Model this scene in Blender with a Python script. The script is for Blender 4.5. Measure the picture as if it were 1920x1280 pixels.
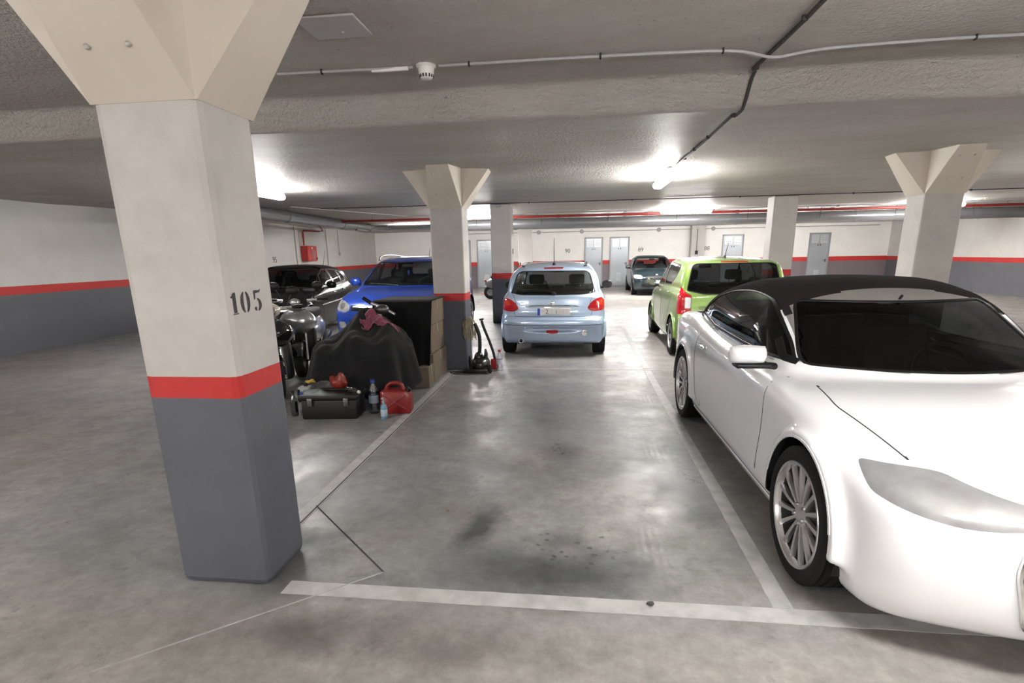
import bpy, bmesh, math, random
import numpy as np
from mathutils import Vector, Matrix, Euler

for _o in list(bpy.data.objects):
    bpy.data.objects.remove(_o)
random.seed(5)
RNG = np.random.default_rng(7)
SC = bpy.context.scene
COL = SC.collection

# ------------------------------------------------------------------ camera
cam_data = bpy.data.cameras.new('camera')
cam = bpy.data.objects.new('camera', cam_data)
COL.objects.link(cam)
_R = Matrix(((0.993, -0.013, 0.119), (0.119, 0.252, -0.960), (-0.018, 0.968, 0.252)))
_q = _R.to_quaternion()
_q.normalize()
cam.matrix_world = Matrix.Translation((0.0, 0.0, 1.58)) @ _q.to_matrix().to_4x4()
cam_data.sensor_width = 36.0
cam_data.lens = 36.0 * 1020.0 / 1920.0
cam_data.shift_y = 100.0 / 1920.0
cam_data.clip_start = 0.05
SC.camera = cam

# ------------------------------------------------------------------ light and exposure
W_ = bpy.data.worlds.new('world')
SC.world = W_
W_.use_nodes = True
W_.node_tree.nodes['Background'].inputs[0].default_value = (0.9, 0.93, 1.0, 1)
W_.node_tree.nodes['Background'].inputs[1].default_value = 0.02
SC.view_settings.view_transform = 'Standard'
SC.view_settings.look = 'None'
SC.view_settings.gamma = 1.0
SC.view_settings.use_curve_mapping = False
SC.view_settings.exposure = 2.28
LAMP_EMIT = 34.0          # radiance of a lit fluorescent diffuser
SC.cycles.max_bounces = 10
SC.cycles.diffuse_bounces = 8
SC.cycles.transparent_max_bounces = 12
SC.cycles.caustics_reflective = False
SC.cycles.caustics_refractive = False
SC.cycles.sample_clamp_indirect = 10.0

# ceiling-lamp places: x, y, long axis; the aisle rows (y < 1) hang low on short rods, out of view, to light the ceiling
LAMPS = [
    (1.17, 8.40, 'y', 'white fluorescent ceiling lamp at the end of the dark cable over the white convertible'),
    (-4.85, 8.30, 'y', 'white fluorescent ceiling lamp above the motor scooters behind the pillar marked 105'),
    (7.20, 8.40, 'y', 'white fluorescent ceiling lamp right of the unmarked pillar'),
    (2.70, 15.10, 'x', 'white fluorescent ceiling lamp in front of the grey duct above the dark teal saloon car'),
    (-2.75, 15.00, 'x', 'white fluorescent ceiling lamp in front of the grey duct behind the middle pillar'),
    (8.60, 15.10, 'x', 'white fluorescent ceiling lamp farthest along the grey duct to the right'),
    (-6.0, 20.0, 'x', 'added hidden fill lamp between duct and far wall, near the left corner'),  # far row: added lamps hidden by the duct, brighten the far wall
    (0.8, 20.0, 'x', 'added hidden fill lamp between duct and far wall, above the grey doors'),
    (7.2, 20.0, 'x', 'added hidden fill lamp between duct and far wall, right of the doors'),
    (-4.0, 20.0, 'x', 'added hidden fill lamp between duct and far wall, left of the double doors'),
    (4.0, 20.0, 'x', 'added hidden fill lamp between duct and far wall, above the teal saloon'),
    (2.4, 20.0, 'x', 'added hidden fill lamp between duct and far wall, between the doors and the saloon'),
    (5.6, 20.0, 'x', 'added hidden fill lamp between duct and far wall, in front of the pilaster'),
    (8.8, 20.0, 'x', 'added hidden fill lamp between duct and far wall, above the far number 87'),
    (10.4, 20.0, 'x', 'added hidden fill lamp between duct and far wall, farthest right'),
    (1.6, 0.8, 'x', 'unseen fluorescent lamp hung low as ceiling fill over the aisle in front of the empty bay'),  # aisle row: unseen, lowered so its light spreads over the ceiling
    (-4.8, 0.0, 'x', 'unseen fluorescent lamp hung low as ceiling fill over the aisle left of the numbered pillar'),
    (7.20, 0.8, 'x', 'unseen fluorescent lamp hung low as ceiling fill over the aisle to the right'),
    (-7.6, -3.0, 'x', 'added unseen fill lamp over the near end of the aisle, leftmost'),  # near-end row: added behind the camera as fill light
    (10.0, -3.0, 'x', 'added unseen fill lamp over the near end of the aisle, rightmost'),
    (-1.8, -3.4, 'x', 'added unseen fill lamp over the near end of the aisle, left one'),
    (4.2, -3.4, 'x', 'added unseen fill lamp over the near end of the aisle, right one'),
]
# ------------------------------------------------------------------ materials
def mat(name, color=(0.5, 0.5, 0.5), rough=0.5, metal=0.0, coat=0.0, spec=0.5, noise=None, bump=None, emit=None,
        flake=0.0, sheen=0.0, coat_rough=0.03):
    """noise = (scale, amount, second colour); bump = (scale, strength, distance)"""
    m = bpy.data.materials.new(name)
    m.use_nodes = True
    nt = m.node_tree
    b = nt.nodes['Principled BSDF']
    I = b.inputs
    I['Base Color'].default_value = (*color, 1)
    I['Roughness'].default_value = rough
    I['Metallic'].default_value = metal
    I['Coat Weight'].default_value = coat
    I['Coat Roughness'].default_value = coat_rough
    I['Specular IOR Level'].default_value = spec
    if sheen:
        I['Sheen Weight'].default_value = sheen
    if emit:
        I['Emission Color'].default_value = (*emit[:3], 1)
        I['Emission Strength'].default_value = emit[3]
    tc = nt.nodes.new('ShaderNodeTexCoord')
    if noise:
        n = nt.nodes.new('ShaderNodeTexNoise')
        n.inputs['Scale'].default_value = noise[0]
        n.inputs['Detail'].default_value = 5
        nt.links.new(tc.outputs['Object'], n.inputs['Vector'])
        r = nt.nodes.new('ShaderNodeMapRange')
        r.inputs[1].default_value = 0.35
        r.inputs[2].default_value = 0.7
        r.inputs[4].default_value = noise[1]
        nt.links.new(n.outputs[0], r.inputs[0])
        mx = nt.nodes.new('ShaderNodeMix')
        mx.data_type = 'RGBA'
        mx.inputs[6].default_value = (*color, 1)
        mx.inputs[7].default_value = (*noise[2], 1)
        nt.links.new(r.outputs[0], mx.inputs[0])
        nt.links.new(mx.outputs[2], I['Base Color'])
    if bump:
        n = nt.nodes.new('ShaderNodeTexNoise')
        n.inputs['Scale'].default_value = bump[0]
        n.inputs['Detail'].default_value = 4
        nt.links.new(tc.outputs['Object'], n.inputs['Vector'])
        bp = nt.nodes.new('ShaderNodeBump')
        bp.inputs['Strength'].default_value = bump[1]
        bp.inputs['Distance'].default_value = bump[2]
        nt.links.new(n.outputs[0], bp.inputs['Height'])
        nt.links.new(bp.outputs[0], I['Normal'])
    return m

def glass_mat(name, tint=(0.55, 0.6, 0.6), rough=0.02, frost=0.0):
    m = bpy.data.materials.new(name)
    m.use_nodes = True
    nt = m.node_tree
    nt.nodes.clear()
    out = nt.nodes.new('ShaderNodeOutputMaterial')
    mx = nt.nodes.new('ShaderNodeMixShader')
    tr = nt.nodes.new('ShaderNodeBsdfTransparent')
    tr.inputs[0].default_value = (*tint, 1)
    gl = nt.nodes.new('ShaderNodeBsdfGlossy')
    gl.inputs['Roughness'].default_value = rough
    lw = nt.nodes.new('ShaderNodeLayerWeight')
    lw.inputs[0].default_value = 0.5
    pw = nt.nodes.new('ShaderNodeMath')
    pw.operation = 'POWER'
    pw.inputs[1].default_value = 5.0
    nt.links.new(lw.outputs['Facing'], pw.inputs[0])
    ad = nt.nodes.new('ShaderNodeMath')
    ad.operation = 'MULTIPLY_ADD'
    ad.inputs[1].default_value = 0.92
    ad.inputs[2].default_value = 0.045 + frost
    nt.links.new(pw.outputs[0], ad.inputs[0])
    nt.links.new(ad.outputs[0], mx.inputs[0])
    nt.links.new(tr.outputs[0], mx.inputs[1])
    nt.links.new(gl.outputs[0], mx.inputs[2])
    nt.links.new(mx.outputs[0], out.inputs[0])
    return m

M = {}
M['black_plastic'] = mat('black_plastic', (0.006, 0.006, 0.0065), 0.5, spec=.35)
M['black_gloss'] = mat('black_gloss', (0.006, 0.006, 0.007), 0.08, coat=1)
M['rubber'] = mat('rubber', (0.008, 0.008, 0.008), 0.8, spec=.3, bump=(60, 0.2, 0.004))
M['seam'] = mat('seam', (0.02, 0.02, 0.02), 0.9)
M['chrome'] = mat('chrome', (0.85, 0.85, 0.86), 0.12, metal=1)
M['alloy'] = mat('alloy', (0.62, 0.61, 0.61), 0.28, metal=0.9, coat=0.3)
M['barrel'] = mat('wheel_barrel', (0.06, 0.06, 0.062), 0.5, metal=0.6)
M['alloy_dark'] = mat('alloy_dark', (0.14, 0.14, 0.145), 0.4, metal=0.8)
M['hub_plastic'] = mat('hub_plastic', (0.42, 0.43, 0.44), 0.38, metal=0.4)
M['steel_dark'] = mat('steel_dark', (0.05, 0.05, 0.05), 0.6, metal=0.6)
M['mirror_glass'] = mat('mirror_glass', (0.22, 0.23, 0.24), 0.06, metal=1)
M['red_lens'] = mat('red_lens', (0.44, 0.008, 0.014), 0.12, coat=1)
M['dark_red_lens'] = mat('dark_red_lens', (0.22, 0.008, 0.012), 0.15, coat=1)
M['orange_lens'] = mat('orange_lens', (0.62, 0.055, 0.018), 0.12, coat=1)
M['white_lens'] = mat('white_lens', (0.8, 0.82, 0.84), 0.1, coat=1)
M['head_lens'] = mat('head_lens', (0.55, 0.56, 0.57), 0.08, metal=0.6, coat=1, noise=(9, 0.6, (0.30, 0.30, 0.31)))
M['glass'] = glass_mat('glass', (0.62, 0.67, 0.66))
M['glass_dark'] = glass_mat('glass_dark', (0.33, 0.36, 0.36))
M['glass_smoke'] = glass_mat('glass_smoke', (0.16, 0.17, 0.18))
M['cabin'] = mat('cabin', (0.03, 0.03, 0.032), 0.85)
M['cabin_light'] = mat('cabin_light', (0.16, 0.155, 0.15), 0.9)
M['seat_cloth'] = mat('seat_cloth', (0.022, 0.022, 0.024), 0.9)
M['plate_white'] = mat('plate_white', (0.78, 0.77, 0.74), 0.4)
M['plate_blue'] = mat('plate_blue', (0.02, 0.08, 0.5), 0.4)
M['plate_grey'] = mat('plate_grey', (0.66, 0.65, 0.63), 0.4)
M['ink'] = mat('ink', (0.02, 0.02, 0.022), 0.6)

# ------------------------------------------------------------------ object helpers
def link(o, parent=None):
    COL.objects.link(o)
    if parent is not None:
        o.parent = parent
    return o

def thing(name, label, cat, loc=(0, 0, 0), rz=0.0, group=None):
    o = bpy.data.objects.new(name, None)
    o.empty_display_size = 0.1
    o.location = loc
    o.rotation_euler = (0, 0, rz)
    tag(o, label, cat, group)
    return link(o)

def tag(o, label=None, cat=None, group=None, kind=None):
    if label: o['label'] = label
    if cat: o['category'] = cat
    if group: o['group'] = group
    if kind: o['kind'] = kind
    return o

class MB:
    """collects simple shapes into one mesh"""
    def __init__(self):
        self.v = []; self.f = []; self.s = []
    def add(self, verts, faces, smooth=False):
        k = len(self.v)
        self.v += [tuple(p) for p in verts]
        self.f += [tuple(i + k for i in f) for f in faces]
        self.s += [smooth] * len(faces)
        return self
    def box(self, c, d, rot=None, bevel=0.0, seg=2):
        bm = bmesh.new()
        bmesh.ops.create_cube(bm, size=1.0)
        bmesh.ops.scale(bm, vec=d, verts=bm.verts)
        if bevel > 0:
            bmesh.ops.bevel(bm, geom=bm.edges[:], offset=bevel, segments=seg, affect='EDGES', profile=0.5)
        return self._take(bm, c, rot, bevel > 0)
    def _take(self, bm, c, rot, smooth):
        Mx = Matrix.Translation(c)
        if rot is not None:
            Mx = Mx @ (rot.to_4x4() if hasattr(rot, 'to_4x4') else Euler(rot).to_matrix().to_4x4())
        bm.verts.index_update()
        vs = [Mx @ v.co for v in bm.verts]
        fs = [[v.index for v in f.verts] for f in bm.faces]
        bm.free()
        return self.add(vs, fs, smooth)
    def ellipsoid(self, c, r, rot=None, seg=20, rings=12):
        bm = bmesh.new()
        bmesh.ops.create_uvsphere(bm, u_segments=seg, v_segments=rings, radius=1.0)
        bmesh.ops.scale(bm, vec=r, verts=bm.verts)
        return self._take(bm, c, rot, True)
    def lathe(self, prof, seg=24, c=(0, 0, 0), rot=None, closed=False, smooth=True):
        """prof = [(r, z)], spun about local z"""
        vs = []; fs = []
        n = len(prof)
        for i in range(seg):
            a = 2 * math.pi * i / seg
            ca, sa = math.cos(a), math.sin(a)
            for r, z in prof:
                vs.append(Vector((r * ca, r * sa, z)))
        for i in range(seg):
            j = (i + 1) % seg
            for k in range(n - 1 if not closed else n):
                l = (k + 1) % n
                fs.append((i * n + k, j * n + k, j * n + l, i * n + l))
        if not closed:
            if prof[0][0] > 1e-6: fs.append(tuple(i * n for i in range(seg))[::-1])
            if prof[-1][0] > 1e-6: fs.append(tuple(i * n + n - 1 for i in range(seg)))
        Mx = Matrix.Translation(c)
        if rot is not None:
            Mx = Mx @ Euler(rot).to_matrix().to_4x4()
        return self.add([Mx @ v for v in vs], fs, smooth)
    def tube(self, path, r, seg=8, caps=True, flat=1.0):
        P = [Vector(p) for p in path]
        rr = r if isinstance(r, (list, tuple)) else [r] * len(P)
        vs = []; fs = []
        up = Vector((0, 0, 1))
        prev = None
        for i, p in enumerate(P):
            a = P[max(i - 1, 0)]; b = P[min(i + 1, len(P) - 1)]
            t = (b - a)
            t = t.normalized() if t.length > 1e-9 else Vector((0, 0, 1))
            if prev is None:
                u = t.cross(up)
                if u.length < 1e-3: u = t.cross(Vector((1, 0, 0)))
            else:
                u = prev - t * prev.dot(t)
                if u.length < 1e-6: u = t.cross(up)
            u.normalize(); prev = u
            w = t.cross(u)
            for k in range(seg):
                an = 2 * math.pi * k / seg
                vs.append(p + u * (rr[i] * math.cos(an)) + w * (rr[i] * flat * math.sin(an)))
        for i in range(len(P) - 1):
            for k in range(seg):
                l = (k + 1) % seg
                fs.append((i * seg + k, i * seg + l, (i + 1) * seg + l, (i + 1) * seg + k))
        if caps:
            fs.append(tuple(range(seg))[::-1])
            fs.append(tuple((len(P) - 1) * seg + k for k in range(seg)))
        return self.add(vs, fs, True)
    def prism(self, poly, h, c=(0, 0, 0), rot=None):
        """poly in local xy, extruded from z=0 to z=h"""
        n = len(poly)
        vs = [Vector((x, y, 0)) for x, y in poly] + [Vector((x, y, h)) for x, y in poly]
        fs = [tuple(range(n))[::-1], tuple(range(n, 2 * n))] + [(i, (i + 1) % n, n + (i + 1) % n, n + i) for i in range(n)]
        Mx = Matrix.Translation(c)
        if rot is not None:
            Mx = Mx @ (rot.to_4x4() if hasattr(rot, 'to_4x4') else Euler(rot).to_matrix().to_4x4())
        return self.add([Mx @ v for v in vs], fs, False)
    def build(self, name, material, parent=None, loc=None, angle=40):
        me = bpy.data.meshes.new(name)
        me.from_pydata(self.v, [], self.f)
        me.polygons.foreach_set('use_smooth', self.s)
        if any(self.s):
            bm = bmesh.new(); bm.from_mesh(me)
            lim = math.radians(angle)
            for e in bm.edges:
                if len(e.link_faces) == 2 and e.calc_face_angle(0) > lim:
                    e.smooth = False
            bm.to_mesh(me); bm.free()
        me.materials.append(material)
        o = bpy.data.objects.new(name, me)
        if loc is not None: o.location = loc
        return link(o, parent)

def spline(pts, n=8, closed=False):
    P = np.array(pts, float)
    m = len(P)
    out = []
    rng = range(m if closed else m - 1)
    for i in rng:
        p1, p2 = P[i], P[(i + 1) % m]
        p0 = P[i - 1] if (closed or i > 0) else 2 * p1 - p2
        p3 = P[(i + 2) % m] if (closed or i + 2 < m) else 2 * p2 - p1
        d1 = max(np.linalg.norm(p1 - p0), 1e-6) ** .5; d2 = max(np.linalg.norm(p2 - p1), 1e-6) ** .5; d3 = max(np.linalg.norm(p3 - p2), 1e-6) ** .5
        t0 = 0; t1 = d1; t2 = t1 + d2; t3 = t2 + d3
        for k in range(n):
            t = t1 + (t2 - t1) * k / n
            A1 = (t1 - t) / (t1 - t0) * p0 + (t - t0) / (t1 - t0) * p1
            A2 = (t2 - t) / (t2 - t1) * p1 + (t - t1) / (t2 - t1) * p2
            A3 = (t3 - t) / (t3 - t2) * p2 + (t - t2) / (t3 - t2) * p3
            B1 = (t2 - t) / (t2 - t0) * A1 + (t - t0) / (t2 - t0) * A2
            B2 = (t3 - t) / (t3 - t1) * A2 + (t - t1) / (t3 - t1) * A3
            out.append((t2 - t) / (t2 - t1) * B1 + (t - t1) / (t2 - t1) * B2)
    if not closed: out.append(P[-1])
    return np.array(out)

def rpoly(pts, r=0.03, seg=3):
    """polygon with rounded corners; r may be a list"""
    P = [np.array(p, float) for p in pts]
    n = len(P); out = []
    for i in range(n):
        ri = r[i] if isinstance(r, (list, tuple)) else r
        a, p, b = P[i - 1], P[i], P[(i + 1) % n]
        da = np.linalg.norm(a - p); db = np.linalg.norm(b - p)
        q = min(ri, da * .49, db * .49)
        if q < 1e-4: out.append(p); continue
        A = p + (a - p) / da * q; B = p + (b - p) / db * q
        for k in range(seg + 1):
            t = k / seg
            out.append((1 - t) ** 2 * A + 2 * t * (1 - t) * p + t * t * B)
    return np.array(out)

def text_mesh(body, size, thick=0.001):
    cu = bpy.data.curves.new('txt', 'FONT')
    cu.body = body; cu.size = size; cu.extrude = thick
    cu.align_x = 'CENTER'; cu.align_y = 'CENTER'
    ob = bpy.data.objects.new('txt', cu)
    COL.objects.link(ob)
    dg = bpy.context.evaluated_depsgraph_get()
    me = bpy.data.meshes.new_from_object(ob.evaluated_get(dg))
    bpy.data.objects.remove(ob)
    me.materials.clear()
    return me

def text_obj(name, body, size, material, loc, rot, parent=None, thick=0.001):
    me = text_mesh(body, size, thick)
    me.materials.append(material)
    o = bpy.data.objects.new(name, me)
    o.location = loc; o.rotation_euler = rot
    return link(o, parent)
# ================================================================== setting
Z_HI, Z_LO = 2.84, 2.64
def ceil_z(y, x=None):
    if x is not None: y = y + .05 * math.sin(x * .9)
    t = min(max((y - 4.60) / (4.88 - 4.60), 0), 1)
    s = t * t * (3 - 2 * t)
    return Z_HI + (Z_LO - Z_HI) * s + .012 * math.sin(y * 1.15 + .6)

def paint_bands(name, base, low, z0, z1, red=(0.50, 0.022, 0.02), rough=.6, dirt=.25, bump=(18, .25, .01), dscale=2.2):
    """cream above, red band, grey below, by height over the floor"""
    m = mat(name, base, rough, bump=bump)
    nt = m.node_tree; b = nt.nodes['Principled BSDF']
    tc = nt.nodes.new('ShaderNodeTexCoord')
    sp = nt.nodes.new('ShaderNodeSeparateXYZ')
    nt.links.new(tc.outputs['Object'], sp.inputs[0])
    wob = nt.nodes.new('ShaderNodeTexNoise'); wob.inputs['Scale'].default_value = 6
    nt.links.new(tc.outputs['Object'], wob.inputs['Vector'])
    ma = nt.nodes.new('ShaderNodeMath'); ma.operation = 'MULTIPLY_ADD'; ma.inputs[1].default_value = .008
    nt.links.new(wob.outputs[0], ma.inputs[0]); nt.links.new(sp.outputs[2], ma.inputs[2])
    def step(z):
        g = nt.nodes.new('ShaderNodeMath'); g.operation = 'GREATER_THAN'; g.inputs[1].default_value = z + .004
        nt.links.new(ma.outputs[0], g.inputs[0]); return g.outputs[0]
    n = nt.nodes.new('ShaderNodeTexNoise'); n.inputs['Scale'].default_value = dscale; n.inputs['Detail'].default_value = 8; n.inputs['Roughness'].default_value = .65
    nt.links.new(tc.outputs['Object'], n.inputs['Vector'])
    r = nt.nodes.new('ShaderNodeMapRange'); r.inputs[1].default_value = .3; r.inputs[2].default_value = .72; r.inputs[3].default_value = 1.0; r.inputs[4].default_value = 1 - dirt
    nt.links.new(n.outputs[0], r.inputs[0])
    def mix(f, a, c):
        x = nt.nodes.new('ShaderNodeMix'); x.data_type = 'RGBA'
        if isinstance(a, tuple): x.inputs[6].default_value = (*a, 1)
        else: nt.links.new(a, x.inputs[6])
        x.inputs[7].default_value = (*c, 1)
        nt.links.new(f, x.inputs[0]); return x.outputs[2]
    c1 = mix(step(z0), low, red)
    c2 = mix(step(z1), c1, base)
    mm = nt.nodes.new('ShaderNodeMix'); mm.data_type = 'RGBA'; mm.blend_type = 'MULTIPLY'; mm.inputs[0].default_value = 1
    nt.links.new(c2, mm.inputs[6])
    cb = nt.nodes.new('ShaderNodeCombineColor')
    for i in range(3): nt.links.new(r.outputs[0], cb.inputs[i])
    nt.links.new(cb.outputs[0], mm.inputs[7])
    nt.links.new(mm.outputs[2], b.inputs['Base Color'])
    return m

CREAM = (0.51, 0.488, 0.462)
GREYP = (0.10, 0.107, 0.128)

def floor_material():
    m = mat('floor_concrete', (0.32, 0.31, 0.30), .3, spec=.32)
    nt = m.node_tree; b = nt.nodes['Principled BSDF']
    tc = nt.nodes.new('ShaderNodeTexCoord')
    P = tc.outputs['Object']
    def noise(s, d=6, rough=.6, vec=None):
        n = nt.nodes.new('ShaderNodeTexNoise'); n.inputs['Scale'].default_value = s; n.inputs['Detail'].default_value = d; n.inputs['Roughness'].default_value = rough
        nt.links.new(vec or P, n.inputs['Vector']); return n
    def rng(o, a, c, lo, hi):
        r = nt.nodes.new('ShaderNodeMapRange'); r.inputs[1].default_value = a; r.inputs[2].default_value = c; r.inputs[3].default_value = lo; r.inputs[4].default_value = hi
        nt.links.new(o, r.inputs[0]); return r.outputs[0]
    def math_(op, a, c):
        x = nt.nodes.new('ShaderNodeMath'); x.operation = op
        for i, v in enumerate((a, c)):
            if isinstance(v, (int, float)): x.inputs[i].default_value = v
            else: nt.links.new(v, x.inputs[i])
        return x.outputs[0]
    val = rng(noise(.55, 5).outputs[0], .3, .7, .86, 1.12)
    val = math_('MULTIPLY', val, rng(noise(2.3, 7, .72).outputs[0], .32, .68, .74, 1.16))
    val = math_('MULTIPLY', val, rng(noise(5.5, 8, .75).outputs[0], .32, .68, .84, 1.12))
    val = math_('MULTIPLY', val, rng(noise(13, 6, .75).outputs[0], .3, .7, .80, 1.14))
    # warped coordinate for the stain outlines
    wn = noise(5.5, 5, .65)
    wv = nt.nodes.new('ShaderNodeVectorMath'); wv.operation = 'MULTIPLY_ADD'
    wv.inputs[1].default_value = (.22, .22, 0)
    nt.links.new(wn.outputs[1], wv.inputs[0]); nt.links.new(P, wv.inputs[2])
    W = wv.outputs[0]
    OFF = .11
    stains = [  # x, y, rx, ry, rot, depth, softness
        (-.57, 2.92, .085, .24, -.25, .55, .7), (-.05, 2.43, .50, .20, 0, .58, .85), (.18, 2.55, .16, .20, .2, .35, .6), (-.45, 2.55, .26, .24, .3, .28, .9), (-1.5, 2.35, .16, .25, .2, .35, .8),
        (-.05, 2.80, .13, .10, 0, .35, .7), (-.09, 4.17, .16, .16, 0, .30, .8), (-.49, 3.85, .14, .14, 0, .25, .9), (.38, 2.60, .09, .22, .1, .22, .8),
        (-1.45, 2.66, .12, .22, 0, .35, .8), (-1.2, 2.25, .35, .10, 0, .25, .8), (-1.1, 1.92, .30, .12, .2, .35, .8), (-.6, 1.85, .4, .08, .1, .22, .9),
        (.35, 3.9, .40, .25, .2, .14, .9), (-.45, 5.2, .35, .7, .2, .18, .9), (.30, 5.6, .5, .3, 0, .16, .9), (.72, 3.15, .12, .10, 0, .22, .6), (1.75, 3.9, .8, 2.2, 0, .12, .9),
        (-1.6, 4.9, .12, .3, 0, .12, .9), (-.5, 7.0, .3, .15, 0, .15, .8)]
    for (x, y, rx, ry, ro, dep, soft) in stains:
        mp = nt.nodes.new('ShaderNodeMapping'); mp.vector_type = 'TEXTURE'
        mp.inputs[1].default_value = (x + OFF, y + OFF, 0); mp.inputs[2].default_value = (0, 0, ro); mp.inputs[3].default_value = (rx * 1.5, ry * 1.5, 1)
        nt.links.new(W, mp.inputs[0])
        ln = nt.nodes.new('ShaderNodeVectorMath'); ln.operation = 'LENGTH'; nt.links.new(mp.outputs[0], ln.inputs[0])
        val = math_('MULTIPLY', val, rng(ln.outputs[1], 1 - soft, 1.05, 1 - min(dep * 1.35, .72), 1.0))
    # oil drops in the bay
    vo = nt.nodes.new('ShaderNodeTexVoronoi'); vo.inputs['Scale'].default_value = 17
    wd = nt.nodes.new('ShaderNodeVectorMath'); wd.operation = 'MULTIPLY_ADD'; wd.inputs[1].default_value = (.045, .045, 0)
    nt.links.new(noise(26, 4, .7).outputs[1], wd.inputs[0]); nt.links.new(P, wd.inputs[2])
    nt.links.new(wd.outputs[0], vo.inputs['Vector'])
    mask = rng(noise(1.7, 3).outputs[0], .50, .62, 0, 1)
    drop = math_('MULTIPLY', rng(vo.outputs[0], .20, .32, 1, 0), rng(noise(8, 3).outputs[0], .42, .52, .1, 1))
    for (x, y, rx, ry) in [(.0, 2.74, .34, .30)]:
        mp = nt.nodes.new('ShaderNodeMapping'); mp.vector_type = 'TEXTURE'; mp.inputs[1].default_value = (x, y, 0); mp.inputs[3].default_value = (rx, ry, 1)
        nt.links.new(P, mp.inputs[0])
        ln = nt.nodes.new('ShaderNodeVectorMath'); ln.operation = 'LENGTH'; nt.links.new(mp.outputs[0], ln.inputs[0])
        mask = math_('MAXIMUM', math_('MULTIPLY', mask, .35), rng(ln.outputs[1], .6, 1.0, 1, 0))
    dr = math_('MULTIPLY', drop, mask)
    val = math_('MULTIPLY', val, rng(dr, 0, 1, 1, .42))
    # pale tyre prints
    for (x, y, rx, ry) in [(.62, 4.25, .12, .30), (.75, 5.9, .12, .25), (-.9, 6.0, .12, .28), (.42, 2.75, .10, .30)]:
        mp = nt.nodes.new('ShaderNodeMapping'); mp.vector_type = 'TEXTURE'; mp.inputs[1].default_value = (x, y, 0); mp.inputs[3].default_value = (rx, ry, 1)
        nt.links.new(P, mp.inputs[0])
        ln = nt.nodes.new('ShaderNodeVectorMath'); ln.operation = 'LENGTH'; nt.links.new(mp.outputs[0], ln.inputs[0])
        wv_ = nt.nodes.new('ShaderNodeTexWave'); wv_.inputs['Scale'].default_value = 7; wv_.inputs['Distortion'].default_value = 1.2; wv_.bands_direction = 'X'
        nt.links.new(P, wv_.inputs['Vector'])
        pr = math_('MULTIPLY', rng(ln.outputs[1], .5, 1.0, 1, 0), math_('MULTIPLY', rng(wv_.outputs[1], .45, .6, 0, 1), rng(noise(7, 4).outputs[0], .42, .58, 0, 1)))
        val = math_('MULTIPLY', val, rng(pr, 0, 1, 1, 1.28))
    # fine cracks
    vc = nt.nodes.new('ShaderNodeTexVoronoi'); vc.feature = 'DISTANCE_TO_EDGE'; vc.inputs['Scale'].default_value = 2.4
    wv2 = nt.nodes.new('ShaderNodeVectorMath'); wv2.operation = 'MULTIPLY_ADD'; wv2.inputs[1].default_value = (.25, .25, 0)
    nt.links.new(noise(9, 5, .7).outputs[1], wv2.inputs[0]); nt.links.new(P, wv2.inputs[2]); nt.links.new(wv2.outputs[0], vc.inputs['Vector'])
    ck = math_('MULTIPLY', rng(vc.outputs[0], 0, .012, 1, 0), rng(noise(1.1, 2).outputs[0], .55, .65, 0, 1))
    val = math_('MULTIPLY', val, rng(ck, 0, 1, 1, .72))
    hue = nt.nodes.new('ShaderNodeMix'); hue.data_type = 'RGBA'
    hue.inputs[6].default_value = (0.285, 0.285, 0.285, 1); hue.inputs[7].default_value = (0.31, 0.287, 0.265, 1)
    sep = nt.nodes.new('ShaderNodeSeparateXYZ'); nt.links.new(W, sep.inputs[0])
    aisle = rng(sep.outputs[1], 2.0, 2.35, .8, 0)
    right = rng(sep.outputs[0], 1.0, 1.3, 0, .75)
    nt.links.new(math_('MAXIMUM', math_('MAXIMUM', aisle, right), rng(noise(.45, 3).outputs[0], .45, .70, 0, .8)), hue.inputs[0])
    mm = nt.nodes.new('ShaderNodeVectorMath'); mm.operation = 'SCALE'
    nt.links.new(hue.outputs[2], mm.inputs[0]); nt.links.new(val, mm.inputs[3])
    nt.links.new(mm.outputs[0], b.inputs['Base Color'])
    ro = rng(noise(2.0, 7, .7).outputs[0], .3, .7, .24, .60)
    nt.links.new(ro, b.inputs['Roughness'])
    bp = nt.nodes.new('ShaderNodeBump'); bp.inputs['Strength'].default_value = .18; bp.inputs['Distance'].default_value = .006
    nt.links.new(noise(24, 6, .7).outputs[0], bp.inputs['Height']); nt.links.new(bp.outputs[0], b.inputs['Normal'])
    return m

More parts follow.
